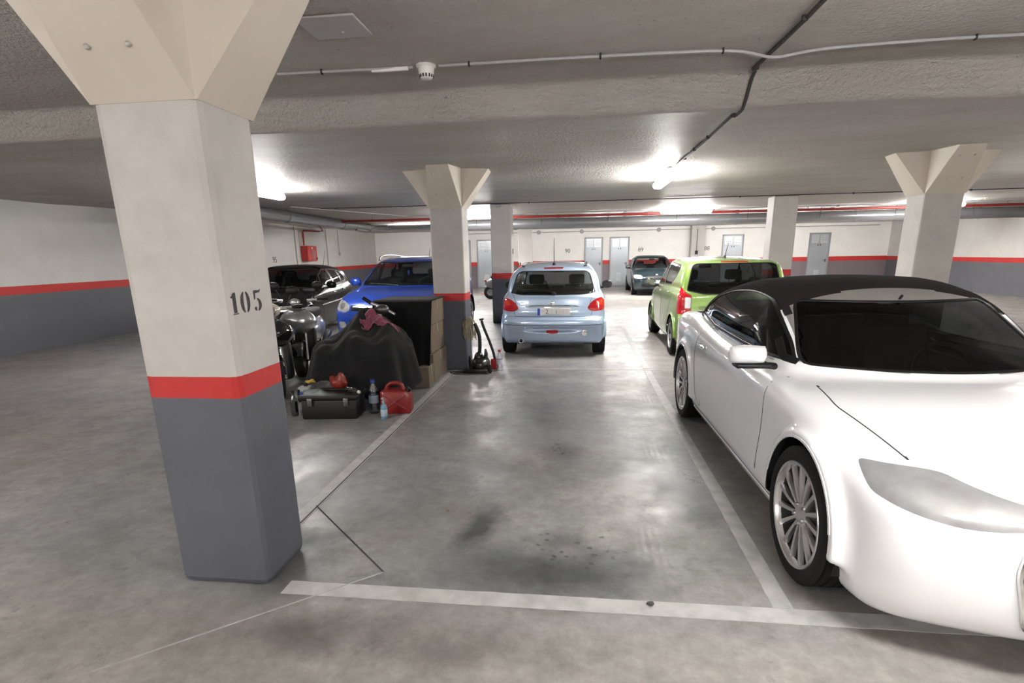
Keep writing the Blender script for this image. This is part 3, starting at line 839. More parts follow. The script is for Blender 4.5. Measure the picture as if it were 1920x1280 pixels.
def surface_nets(F, o, h):
    S = F < 0
    n = F.shape
    cnt = np.zeros((n[0] - 1, n[1] - 1, n[2] - 1), np.int8)
    for a in (0, 1):
        for b in (0, 1):
            for c in (0, 1):
                cnt += S[a:n[0] - 1 + a, b:n[1] - 1 + b, c:n[2] - 1 + c]
    act = np.argwhere((cnt > 0) & (cnt < 8))
    idx = np.full(cnt.shape, -1, np.int32)
    idx[act[:, 0], act[:, 1], act[:, 2]] = np.arange(len(act))
    cor = [(a, b, c) for a in (0, 1) for b in (0, 1) for c in (0, 1)]
    val = {q: F[act[:, 0] + q[0], act[:, 1] + q[1], act[:, 2] + q[2]] for q in cor}
    acc = np.zeros((len(act), 3)); k = np.zeros(len(act))
    for q in cor:
        for ax in range(3):
            if q[ax] == 0:
                r = list(q); r[ax] = 1; r = tuple(r)
                va, vb = val[q], val[r]
                m = (va < 0) != (vb < 0)
                t = np.where(m, va / np.where(m, va - vb, 1), 0)
                p = np.array(q, float)[None, :].repeat(len(act), 0); p[:, ax] += t
                acc[m] += p[m]; k[m] += 1
    V = (act + acc / k[:, None]) * h + o
    Q = []
    for ax in range(3):
        b, c = (ax + 1) % 3, (ax + 2) % 3
        sl0 = [slice(1, -1)] * 3; sl1 = [slice(1, -1)] * 3
        sl0[ax] = slice(0, -1); sl1[ax] = slice(1, None)
        A = S[tuple(sl0)]; B = S[tuple(sl1)]
        e = np.argwhere(A != B)
        off = np.ones(3, int); off[ax] = 0
        e = e + off
        flip = S[e[:, 0], e[:, 1], e[:, 2]]
        def cell(db, dc):
            g = e.copy(); g[:, b] -= db; g[:, c] -= dc
            return idx[g[:, 0], g[:, 1], g[:, 2]]
        q = np.stack([cell(1, 1), cell(0, 1), cell(0, 0), cell(1, 0)], 1)
        q[~flip] = q[~flip][:, ::-1]
        Q.append(q)
    return V, np.concatenate(Q)

def clip_soup(T, axes, a, b):
    """split triangles (n,3,3) by the line a-b in the given 2 axes"""
    e = b - a
    nrm = np.array([-e[1], e[0]]) / max(np.linalg.norm(e), 1e-9)
    d = (T[:, :, axes] - a) @ nrm
    d[np.abs(d) < 1e-6] = 0
    pos = (d > 0).sum(1); neg = (d < 0).sum(1)
    keep = (pos == 0) | (neg == 0)
    out = [T[keep]]
    X = T[~keep]; D = d[~keep]
    if len(X):
        # rotate so vertex 0 is alone on its side
        s = np.sign(D)
        s = np.where(s == 0, -np.sign(s.sum(1, keepdims=True) + 0.5), s)
        alone = np.where((s.sum(1) > 0)[:, None], s < 0, s > 0).argmax(1)
        r = (alone[:, None] + np.arange(3)) % 3
        ii = np.arange(len(X))[:, None]
        X = X[ii, r]; D = D[ii, r]
        t1 = np.clip(D[:, 0] / (D[:, 0] - D[:, 1]), 0, 1)[:, None]; t2 = np.clip(D[:, 0] / (D[:, 0] - D[:, 2]), 0, 1)[:, None]
        p1 = X[:, 0] + (X[:, 1] - X[:, 0]) * t1; p2 = X[:, 0] + (X[:, 2] - X[:, 0]) * t2
        out += [np.stack([X[:, 0], p1, p2], 1), np.stack([p1, X[:, 1], X[:, 2]], 1), np.stack([p1, X[:, 2], p2], 1)]
    T = np.concatenate(out)
    ar = np.linalg.norm(np.cross(T[:, 1] - T[:, 0], T[:, 2] - T[:, 0]), axis=1)
    return T[ar > 1e-10]

AX = {'side': [1, 2], 'rear': [0, 2], 'front': [0, 2], 'top': [0, 1]}

def mesh_from(name, V, N, F3, F4, material, parent):
    """V verts, N normals, F3 (n,3), F4 (m,4)"""
    me = bpy.data.meshes.new(name)
    n3, n4 = len(F3), len(F4)
    me.vertices.add(len(V))
    me.vertices.foreach_set('co', np.asarray(V, np.float32).ravel())
    lv = np.concatenate([np.asarray(F3, np.int32).ravel(), np.asarray(F4, np.int32).ravel()]).astype(np.int32)
    me.loops.add(len(lv)); me.loops.foreach_set('vertex_index', lv)
    me.polygons.add(n3 + n4)
    ls = np.concatenate([np.arange(n3) * 3, n3 * 3 + np.arange(n4) * 4]).astype(np.int32)
    me.polygons.foreach_set('loop_start', ls)
    me.update(calc_edges=True)
    me.validate()
    me.polygons.foreach_set('use_smooth', np.ones(len(me.polygons), bool))
    if N is not None and len(me.vertices) == len(N):
        me.normals_split_custom_set_from_vertices(np.asarray(N, np.float32).tolist())
    me.materials.append(material)
    o = bpy.data.objects.new(name, me)
    return link(o, parent)

def soup_mesh(name, T, fld, material, parent, shift=0.0, quads=None, V=None):
    """builds an object from a triangle soup plus optional quads (indices into V)"""
    if V is not None and quads is not None and len(quads):
        used, inv = np.unique(quads.ravel(), return_inverse=True)
        Vq = V[used]; F4 = inv.reshape(-1, 4)
    else:
        Vq = np.zeros((0, 3)); F4 = np.zeros((0, 4), int)
    if len(T):
        key = np.round(T.reshape(-1, 3) * 2e5).astype(np.int64)
        _, ui, inv = np.unique(key, axis=0, return_index=True, return_inverse=True)
        Vt = T.reshape(-1, 3)[ui]; F3 = inv.reshape(-1, 3) + len(Vq)
        F3 = F3[(F3[:, 0] != F3[:, 1]) & (F3[:, 1] != F3[:, 2]) & (F3[:, 0] != F3[:, 2])]
    else:
        Vt = np.zeros((0, 3)); F3 = np.zeros((0, 3), int)
    A = np.concatenate([Vq, Vt])
    if not len(A): return None
    N = fld.grad(A)
    return mesh_from(name, A - N * shift, N, F3, F4, material, parent)

class Body:
    def __init__(s, spec):
        h = s.h = spec.get('voxel', 0.016)
        L, W, H = spec['size']
        s.L, s.W, s.H = L, W, H
        pad = 0.06
        nx = int((W / 2 + pad) / h) + 1
        xs = (np.arange(nx) + 0.5) * h
        ys = np.arange(-pad, L + pad, h); zs = np.arange(0.1, H + pad, h)
        Yg, Zg = np.meshgrid(ys, zs, indexing='ij')
        P = np.stack([Yg.ravel(), Zg.ravel()], 1)
        def side(pts):
            return sdpoly(P, spline(pts, 6, True)).reshape(Yg.shape)
        def plan(pts):
            q = spline(pts, 6)
            q = np.concatenate([np.stack([q[:, 1], q[:, 0]], 1), np.stack([-q[::-1, 1], q[::-1, 0]], 1)])
            Xg, Y2 = np.meshgrid(xs, ys, indexing='ij')
            return sdpoly(np.stack([Xg.ravel(), Y2.ravel()], 1), q).reshape(Xg.shape)
        def front(pts):
            q = spline(pts, 6)
            q = np.concatenate([np.stack([q[:, 1], q[:, 0]], 1), np.stack([-q[::-1, 1], q[::-1, 0]], 1)])
            Xg, Z2 = np.meshgrid(xs, zs, indexing='ij')
            return sdpoly(np.stack([Xg.ravel(), Z2.ravel()], 1), q).reshape(Xg.shape)
        def warp(S2, bow_f, bow_r, crown, ymid):
            out = np.empty((len(xs), len(ys), len(zs)), np.float32)
            jz = np.arange(len(zs)); jy = np.arange(len(ys))
            for i, x in enumerate(xs):
                y2 = np.where(ys < ymid, ys - bow_f * x * x, ys + bow_r * x * x)
                z2 = zs + crown * x * x
                qy = np.clip((y2 - ys[0]) / h, 0, len(ys) - 1.001); qz = np.clip((z2 - zs[0]) / h, 0, len(zs) - 1.001)
                a = qy.astype(int); ta = (qy - a)[:, None]; b = qz.astype(int); tb = (qz - b)[None, :]
                R0 = S2[a][:, b] * (1 - tb) + S2[a][:, b + 1] * tb
                R1 = S2[a + 1][:, b] * (1 - tb) + S2[a + 1][:, b + 1] * tb
                out[i] = R0 * (1 - ta) + R1 * ta
            return out
        lo, gr = spec['lower'], spec['green']
        k = lo.get('k', 0.1)
        F = warp(side(lo['side']), lo.get('bow_f', .2), lo.get('bow_r', .15), lo.get('crown', .05), L / 2)
        F = smax(F, plan(lo['plan'])[:, :, None], k)
        F = smax(F, front(lo['front'])[:, None, :], lo.get('k2', 0.06))
        G = warp(side(gr['side']), gr.get('bow_f', .3), gr.get('bow_r', .15), gr.get('crown', .06), gr.get('ymid', L * .55))
        G = smax(G, plan(gr['plan'])[:, :, None], gr.get('k', .08))
        G = smax(G, front(gr['front'])[:, None, :], gr.get('k2', .08))
        s.G = Field(np.concatenate([G[::-1], G]), (-xs[-1], ys[0], zs[0]), h)
        F = smin(F, G, spec.get('blend', .05))
        X3, Y3, Z3 = xs[:, None, None], ys[None, :, None], zs[None, None, :]
        for (ya, R, xa, w, kk) in spec.get('flares', []):   # wheel-arch bulges
            d = np.sqrt((Y3 - ya) ** 2 + (Z3 - spec['wheel_r']) ** 2)
            t = np.maximum(np.maximum(d - R, X3 - xa), (xa - w) - X3)
            F = smin(F, np.maximum(t, spec.get('flare_z', .30) - Z3).astype(np.float32), kk)
        for (c, r, kk, sub) in spec.get('blobs', []):      # ellipsoids added or carved out
            q = np.sqrt(((X3 - c[0]) / r[0]) ** 2 + ((Y3 - c[1]) / r[1]) ** 2 + ((Z3 - c[2]) / r[2]) ** 2)
            e = ((q - 1) * min(r)).astype(np.float32)
            F = smax(F, -e, kk) if sub else smin(F, e, kk)
        s.fld = Field(np.concatenate([F[::-1], F]), (-xs[-1], ys[0], zs[0]), h)
        V, s.Q = surface_nets(s.fld.F, s.fld.o, h)
        for _ in range(2):
            g = s.fld.grad(V)
            V = V - g * np.clip(s.fld.sample(V), -h, h)[:, None]
        s.V = V
        s.T = np.zeros((0, 3, 3))
        s.alive = np.ones(len(s.Q), bool)
        s.qc = V[s.Q].mean(1)
        s.qn = s.fld.grad(s.qc)

    def cut(s, poly, view, side=0, nmin=0.12, box=None):
        """takes the surface inside an outline out of the body: returns its triangles"""
        ax = AX[view]
        poly = np.asarray(poly, float)
        lo, hi = poly.min(0) - 1.5 * s.h, poly.max(0) + 1.5 * s.h
        def ok(c, n):
            m = (c[:, ax[0]] > lo[0]) & (c[:, ax[0]] < hi[0]) & (c[:, ax[1]] > lo[1]) & (c[:, ax[1]] < hi[1])
            if view == 'side': m &= (c[:, 0] * side > 0) & (n[:, 0] * side > nmin)
            elif view == 'rear': m &= (n[:, 1] > nmin) & (c[:, 1] > s.L * .5)
            elif view == 'front': m &= (n[:, 1] < -nmin) & (c[:, 1] < s.L * .6)
            elif view == 'top': m &= (n[:, 2] > nmin)
            if box is not None:
                for k, (a, b) in enumerate(box):
                    m &= (c[:, k] > a) & (c[:, k] < b)
            return m
        mq = s.alive & ok(s.qc, s.qn)
        s.alive &= ~mq
        q = s.V[s.Q[mq]]
        X = np.concatenate([q[:, [0, 1, 2]], q[:, [0, 2, 3]]])
        if len(s.T):
            c = s.T.mean(1)
            mt = ok(c, s.fld.grad(c))
            X = np.concatenate([X, s.T[mt]]); s.T = s.T[~mt]
        n = len(poly)
        for i in range(n):
            X = clip_soup(X, ax, poly[i], poly[(i + 1) % n])
        if not len(X): return X
        ins = sdpoly(X.mean(1)[:, ax], poly) < 0
        s.T = np.concatenate([s.T, X[~ins]])
        return X[ins]

    def on(s, pts, view, side=1):
        """drops 2-D points of a view onto the surface"""
        P = np.asarray(pts, float); n = len(P)
        if view == 'side':
            p0 = np.stack([np.full(n, side * (s.W / 2 + .05)), P[:, 0], P[:, 1]], 1); d = (-side, 0, 0)
        elif view == 'rear':
            p0 = np.stack([P[:, 0], np.full(n, s.L + .05), P[:, 1]], 1); d = (0, -1, 0)
        elif view == 'front':
            p0 = np.stack([P[:, 0], np.full(n, -.05), P[:, 1]], 1); d = (0, 1, 0)
        else:
            p0 = np.stack([P[:, 0], P[:, 1], np.full(n, s.H + .05)], 1); d = (0, 0, -1)
        R, okm = s.fld.hit(p0, d)
        R = R[okm]
        return R, s.fld.grad(R)

    def strip(s, pts, view, side=1, width=0.006, rise=0.0012, closed=False, step=0.025, name='panel_gap', material=None, parent=None, mb=None, sink=0.002, dx=0.0):
        P = np.asarray(pts, float)
        if closed: P = np.concatenate([P, P[:1]])
        Q = [P[0]]
        for a, b in zip(P[:-1], P[1:]):
            m = max(1, int(np.linalg.norm(b - a) / step))
            for k in range(1, m + 1): Q.append(a + (b - a) * k / m)
        R, N = s.on(np.array(Q), view, side)
        if len(R) < 2: return None
        tan = np.gradient(R, axis=0)
        if closed:
            tan[0] = tan[-1] = R[1] - R[-2]
        B = np.cross(N, tan); B /= np.maximum(np.linalg.norm(B, axis=1, keepdims=True), 1e-9)
        w = width / 2
        R = R + B * dx
        prof = [R - B * w - N * sink, R - B * w * .8 + N * rise, R + B * w * .8 + N * rise, R + B * w - N * sink]
        vs = np.stack(prof, 1).reshape(-1, 3)
        fs = []
        for i in range(len(R) - 1):
            for k in range(3):
                fs.append((i * 4 + k, i * 4 + k + 1, i * 4 + 5 + k, i * 4 + 4 + k))
        if not closed:
            fs += [(0, 1, 2, 3), tuple((len(R) - 1) * 4 + k for k in (3, 2, 1, 0))]
        tgt = mb or MB()
        tgt.add(vs.tolist(), fs, True)
        if mb is None:
            return tgt.build(name, material or M['seam'], parent)

    def take(s, name, T, material, parent, shift=0.0):
        return soup_mesh(name, T, s.fld, material, parent, shift)

    def finish(s, name, material, parent):
        return soup_mesh(name, s.T, s.fld, material, parent, 0.0, s.Q[s.alive], s.V)

def make_liner(body, parent, cuts, floor_z=0.42, inset=0.03):
    """cabin trim: an inner skin of the greenhouse, open at the window places"""
    G = body.G
    st = 2
    F = G.F[::st, ::st, ::st] + inset
    z = G.o[2] + np.arange(F.shape[2]) * G.h * st
    F = np.maximum(F, (floor_z - z)[None, None, :])
    V, Q = surface_nets(F, G.o, G.h * st)
    c = V[Q].mean(1)
    f = Field(F, G.o, G.h * st)
    n = f.grad(c)
    keep = np.ones(len(Q), bool)
    for view, poly, side in cuts:
        ax = AX[view]
        ins = sdpoly(c[:, ax], np.asarray(poly, float)) < 0.02
        if view == 'side': ins &= (c[:, 0] * side > 0) & (n[:, 0] * side > .1)
        elif view == 'rear': ins &= (n[:, 1] > .1) & (c[:, 1] > body.L * .5)
        elif view == 'front': ins &= (n[:, 1] < -.1) & (c[:, 1] < body.L * .6)
        keep &= ~ins
    return soup_mesh('cabin_trim', np.zeros((0, 3, 3)), f, M['cabin'], parent, 0.0, Q[keep], V)

def make_wheel(parent, x, y, r, width, side, style, rot=0.0, steer=0.0):
    """tyre with tread, rim, spokes, hub; axle along x, outer face towards side"""
    w = width / 2
    hub = bpy.data.objects.new('wheel', None)
    rr = r * style.get('rim', 0.68)
    link(hub, parent); hub.location = (x, y, r); hub.rotation_euler = (0, math.pi / 2 * side, steer)
    # local z = outwards
    ty = MB()
    prof = [(rr * .97, -w * .85), (rr * 1.05, -w * .98), (r * .93, -w), (r * .985, -w * .86)]
    for k in range(5):
        z0 = -w * .8 + k * w * .33
        prof += [(r, z0), (r, z0 + w * .24), (r - .006, z0 + w * .25), (r - .006, z0 + w * .32)]
    prof += [(r, w * .86), (r * .985, w * .9), (r * .94, w * 1.0), (rr * 1.12, w * 1.03), (rr * 1.05, w * .98), (rr * .98, w * .86)]
    ty.lathe(prof, 48, closed=True)
    ty.build('tire', M['rubber'], hub, angle=30)
    rim = MB()
    rim.lathe([(rr * 1.0, w * .74), (rr * 1.0, w * .86), (rr * 1.035, w * .93), (rr * 1.02, w * .99), (rr * .965, w * .97), (rr * .94, w * .84), (rr * .93, w * .74)], 48, closed=True)
    rim.build('rim', style['mat'], hub)
    ba = MB()
    ba.lathe([(rr * 1.0, -w * .8), (rr * 1.0, w * .75), (rr * .93, w * .75), (rr * .90, w * .1), (rr * .88, -w * .8)], 40, closed=True)
    ba.build('barrel', M['barrel'], hub)
    bk = MB()
    bk.lathe([(0, -w * .35), (rr * .9, -w * .35), (rr * .9, -w * .3), (0, -w * .3)], 32)
    bk.lathe([(0, -w * .1), (rr * .62, -w * .1), (rr * .62, -w * .02), (0, -w * .02)], 28)     # brake disc
    bk.build('brake', M['steel_dark'], hub)
    n = style['n']
    me = None
    ztop = w * style.get('dish', .75)
    for k in range(n):
        a = rot + 2 * math.pi * k / n
        if me is None:
            sp = MB()
            w0, w1 = style['w0'] * r, style['w1'] * r
            r0, r1 = rr * .2, rr * .955
            pts = []
            secs = 6
            for i in range(secs + 1):
                t = i / secs
                rad = r0 + (r1 - r0) * t
                hw = (w0 + (w1 - w0) * t) / 2
                zt = ztop * (1 - .10 * (1 - t)) + w * .15 * math.sin(math.pi * t) * style.get('bow', 0)
                pts.append((rad, hw, zt))
            vs = []; fs = []
            for rad, hw, zt in pts:
                vs += [(rad, -hw, zt - .022), (rad, -hw * .8, zt - .004), (rad, 0, zt), (rad, hw * .8, zt - .004), (rad, hw, zt - .022)]
            for i in range(secs):
                for q in range(4):
                    fs.append((i * 5 + q, (i + 1) * 5 + q, (i + 1) * 5 + q + 1, i * 5 + q + 1))
                fs.append((i * 5 + 4, (i + 1) * 5 + 4, (i + 1) * 5, i * 5))
            sp.add(vs, fs, True)
            o = sp.build('spoke', style['mat'], hub, angle=50)
            me = o.data
        else:
            o = link(bpy.data.objects.new('spoke', me), hub)
        o.rotation_euler = (0, 0, a)
    hb = MB()
    hb.lathe([(0, ztop * .98), (rr * .10, ztop * .98), (rr * .13, ztop * .93), (rr * .24, ztop * .86), (rr * .27, ztop * .4), (rr * .27, -w * .2), (0, -w * .2)], 28)
    for k in range(5):
        a = 2 * math.pi * (k + .5) / 5
        hb.lathe([(0, ztop * .97), (.010, ztop * .97), (.012, ztop * .8), (0, ztop * .8)], 8, c=(rr * .19 * math.cos(a), rr * .19 * math.sin(a), .004))
    hb.build('hub_cap', style['mat'], hub)
    return hub

def wheel_well(parent, x_out, y, r, R, depth):
    """dark half barrel above a wheel"""
    sgn = 1 if x_out > 0 else -1
    mb = MB(); seg = 28
    vs = []; fs = []
    xs_ = [x_out, x_out - sgn * depth]
    for i in range(seg + 1):
        a = -0.35 + (math.pi + .7) * i / seg
        for xx in xs_:
            vs.append((xx, y + R * math.cos(a), max(r + R * math.sin(a), .10)))
    for i in range(seg):
        fs.append((2 * i, 2 * i + 1, 2 * i + 3, 2 * i + 2))
    k = len(vs)
    vs.append((xs_[1], y, r))
    for i in range(seg):
        fs.append((k, 2 * i + 3, 2 * i + 1))
    mb.add(vs, fs, True)
    return mb.build('wheel_well', M['black_plastic'], parent)

def make_seat(parent, x, y, w=0.5, head=True, mat_=None, top=1.02, hz=1.14):
    m = mat_ or M['seat_cloth']
    mb = MB()
    mb.box((x, y, .47), (w, .5, .16), bevel=.05, seg=3)
    mb.box((x, y + .27, .76), (w * .92, .14, top - .48), rot=(-.28, 0, 0), bevel=.05, seg=3)
    mb.build('seat', m, parent)
    if head:
        hb = MB()
        hb.box((x, y + .40, hz), (.27, .09, .17), rot=(-.2, 0, 0), bevel=.04, seg=3)
        hb.tube([(x - .06, y + .38, hz - .17), (x - .06, y + .40, hz - .05)], .007)
        hb.tube([(x + .06, y + .38, hz - .17), (x + .06, y + .40, hz - .05)], .007)
        hb.build('headrest', m, parent)

def make_cabin(parent, y_dash, y_front, y_rear, half, zdash=.95, lhd=True, hz=1.12, rear_head=True):
    """dashboard, wheel, front seats, rear bench (lhd: driver on the car's left)"""
    mb = MB()
    mb.box((0, y_dash, zdash - .1), (half * 2 - .12, .42, .24), bevel=.06, seg=3)
    mb.build('dashboard', M['cabin'], parent)
    xd = half * .48                     # car faces -y, so its left is +x
    sw = MB()
    ring = [(xd + .18 * math.cos(a), y_dash + .36 + .05 * math.sin(a), zdash - .02 + .17 * math.sin(a)) for a in [2 * math.pi * k / 24 for k in range(25)]]
    sw.tube(ring, .014, 8, caps=False)
    sw.tube([(xd, y_dash + .36, zdash - .02), (xd, y_dash + .15, zdash - .08)], .03)
    for a in (0, math.pi, -math.pi / 2):
        sw.tube([(xd, y_dash + .36, zdash - .02), (xd + .17 * math.cos(a), y_dash + .36 + .05 * math.sin(a), zdash - .02 + .16 * math.sin(a))], .014, 6)
    sw.build('steering_wheel', M['black_plastic'], parent)
    for sx in (-1, 1):
        make_seat(parent, sx * half * .48, y_front, hz=hz)
    mb = MB()
    mb.box((0, y_rear, .50), (half * 1.7, .5, .2), bevel=.05, seg=3)
    mb.box((0, y_rear + .28, .76), (half * 1.7, .14, .5), rot=(-.3, 0, 0), bevel=.05, seg=3)
    mb.build('rear_bench', M['seat_cloth'], parent)
    if rear_head:
        for sx in (-1, 1):
            hb = MB()
            hb.box((sx * half * .46, y_rear + .38, 1.02), (.25, .08, .12), rot=(-.2, 0, 0), bevel=.03, seg=3)
            hb.build('headrest', M['seat_cloth'], parent)

def inner_mirror(parent, y, z):
    mb = MB()
    mb.box((0, y, z), (.22, .03, .06), bevel=.012)
    mb.tube([(0, y, z + .02), (0, y - .06, z + .09)], .008)
    mb.build('inner_mirror', M['black_plastic'], parent)

def door_mirror(parent, x, y, z, side, paint, size=(.21, .10, .13), base=True, out=.12, sq=.22):
    mb = MB()
    mb.ellipsoid((x + side * out, y, z), (size[0] / 2, size[1] / 2, size[2] / 2), seg=24, rings=16)
    # flatten the glass face (towards the rear, +y)
    vs = []
    for v in mb.v:
        px, py, pz = v
        q = (px - (x + side * out)) / (size[0] / 2), (pz - z) / (size[2] / 2)
        k = 1.0
        vs.append((px, min(py, y + size[1] * .18), pz))
    # squarer outline
    out2 = []
    for px, py, pz in vs:
        ux = (px - (x + side * out)) / (size[0] / 2); uz = (pz - z) / (size[2] / 2)
        m = max(abs(ux), abs(uz), 1e-6); rr = math.hypot(ux, uz)
        f = 1 + sq * (rr / m - 1) if rr > 1e-6 else 1
        out2.append((x + side * out + ux * f * size[0] / 2, py, z + uz * f * size[2] / 2))
    mb.v = out2
    o = mb.build('door_mirror', paint, parent)
    g = MB()
    g.prism(rpoly([(-.42 * size[0], -.38 * size[2]), (.42 * size[0], -.38 * size[2]), (.42 * size[0], .38 * size[2]), (-.42 * size[0], .38 * size[2])], .03), .004,
            c=(x + side * out, y + size[1] * .18, z), rot=(-math.pi / 2, 0, 0))
    g.build('mirror_glass', M['mirror_glass'], o)
    if base:
        b = MB()
        b.tube([(x - side * .03, y, z - size[2] * .42), (x + side * (out * .5), y, z - size[2] * .42)], [.034, .026], 10, flat=.55)
        b.build('mirror_arm', M['black_plastic'], o)
    return o

def plate(parent, c, face, w=.52, h=.11, chars=(), band=True, tilt=0.0):
    """number plate; face +1 looks to +y, -1 to -y"""
    rz = 0 if face < 0 else math.pi
    r = bpy.data.objects.new('license_plate', None)
    mb = MB()
    mb.box((0, 0, 0), (w, .008, h), bevel=.003, seg=1)
    o = mb.build('license_plate', M['plate_white'], parent)
    bpy.data.objects.remove(r)
    o.location = c; o.rotation_euler = (tilt, 0, rz)
    if band:
        b = MB(); b.box((-w / 2 + .021, -.0045, 0), (.04, .003, h * .96))
        b.build('country_band', M['plate_blue'], o)
    for x, t, m in chars:
        text_obj('character', t, h * .82, m, (x, -.0052, 0), (math.pi / 2, 0, 0), o, .0006)
    return o

def tube_part(parent, name, path, r, m, seg=8):
    return MB().tube(path, r, seg).build(name, m, parent)
def circle_poly(cy, cz, R, n=40):
    return np.array([(cy + R * math.cos(2 * math.pi * k / n), cz + R * math.sin(2 * math.pi * k / n)) for k in range(n)])

def build_car(spec, name, label, loc, rz, group=None):
    root = thing(name, label, 'car', loc, rz, group)
    B = Body(spec)
    paint = spec['paint']
    gl = spec.get('glass', M['glass'])
    cuts = []
    # wheel openings
    for ya in spec['axles']:
        R = spec['arch']
        for sd in (1, -1):
            B.cut(circle_poly(ya, spec['wheel_r'] + .01, R), 'side', sd, nmin=-2, box=((-9, 9) if False else ((spec['size'][1] / 2 - .34, 9) if sd > 0 else (-9, -spec['size'][1] / 2 + .34)), (-9, 9), (0, 9)))
            xo = sd * (spec['size'][1] / 2 - .035)
            wheel_well(root, xo, ya, spec['wheel_r'] + .01, R + .004, .32)
            lip = circle_poly(ya, spec['wheel_r'] + .01, R + .004, 60)
            lip = np.array([p for p in np.roll(lip, -15 - 30, axis=0) if p[1] > spec.get('lip_z', .26)])
            k = np.argmax(np.linalg.norm(np.diff(lip, axis=0), axis=1)) if len(lip) > 2 else 0
            lip = np.roll(lip, -(k + 1), axis=0) if np.linalg.norm(lip[k + 1] - lip[k]) > .1 else lip
            B.strip(lip, 'side', sd, width=.014, rise=.003, name='arch_lip', material=spec.get('lip_mat', paint), parent=root)
    # panes
    BP = M['black_plastic']
    if 'windshield' in spec:
        T = B.cut(spec['windshield'], 'front', nmin=.05, box=((-9, 9), spec['ws_y'], (.7, 9)))
        B.take('windshield', T, spec.get('ws_glass', gl), root, .004)
        cuts.append(('front', spec['windshield'], 0))
        if spec.get('seal', True):
            B.strip(spec['windshield'], 'front', width=.022, rise=.002, closed=True, name='window_seal', material=BP, parent=root)
    if 'rear_window' in spec:
        T = B.cut(spec['rear_window'], 'rear', nmin=.05, box=((-9, 9), (spec['size'][0] * .5, 9), (.7, 9)))
        B.take('rear_window', T, spec.get('rear_glass', gl), root, .004)
        cuts.append(('rear', spec['rear_window'], 0))
        if spec.get('seal', True):
            B.strip(spec['rear_window'], 'rear', width=.016, rise=.002, closed=True, name='window_seal', material=BP, parent=root)
    for poly in spec['side_windows']:
        for sd in (1, -1):
            T = B.cut(poly, 'side', sd)
            B.take('side_window', T, gl, root, .004)
            cuts.append(('side', poly, sd))
            B.strip(poly, 'side', sd, width=spec.get('seal_w', .018), rise=.002, closed=True, name='window_seal', material=spec.get('seal_mat', BP), parent=root)
    for nm, poly, view, sd, m in spec.get('regions', []):
        T = B.cut(poly, view, sd if sd in (1, -1) else 0, nmin=spec.get('nmin', {}).get(nm, .1)) if view != 'side' else None
        if view == 'side':
            for q in ((1, -1) if sd == 0 else (sd,)):
                T = B.cut(poly, 'side', q)
                if len(T): B.take(nm, T, m, root)
        elif T is not None and len(T):
            B.take(nm, T, m, root)
    for poly, view, wdt in spec.get('gaps', []):
        for sd in ((1, -1) if view == 'side' else (0,)):
            B.strip(poly, view, sd, width=wdt, name='panel_gap', parent=root)
    for nm, poly, view, wdt, rise, m in spec.get('strips', []):
        for sd in ((1, -1) if view == 'side' else (0,)):
            B.strip(poly, view, sd, width=wdt, rise=rise, name=nm, material=m, parent=root)
    B.finish('body', paint, root)
    make_liner(B, root, cuts, floor_z=spec.get('floor_z', .42))
    W = spec['size'][1]
    tw = spec.get('tire_w', .2)
    for i, ya in enumerate(spec['axles']):
        for sd in (1, -1):
            make_wheel(root, sd * (W / 2 - tw / 2 - spec.get('tire_in', .012)), ya, spec['wheel_r'], tw, sd, spec['wheel'], rot=spec.get('rot', .1) + i * .37)
    return root, B

def handles(root, B, pts, m, w=.17):
    for y, z in pts:
        for sd in (1, -1):
            R, N = B.on([(y, z)], 'side', sd)
            p = R[0]
            mb = MB()
            mb.box((p[0] + sd * .012, y, z), (.024, w, .028), bevel=.009)
            o = mb.build('door_handle', m, root)

# ------------------------------------------------------------------ silver-blue hatchback, seen from behind
def mirror_x(p):
    p = np.asarray(p, float); return np.stack([-p[::-1, 0], p[::-1, 1]], 1)

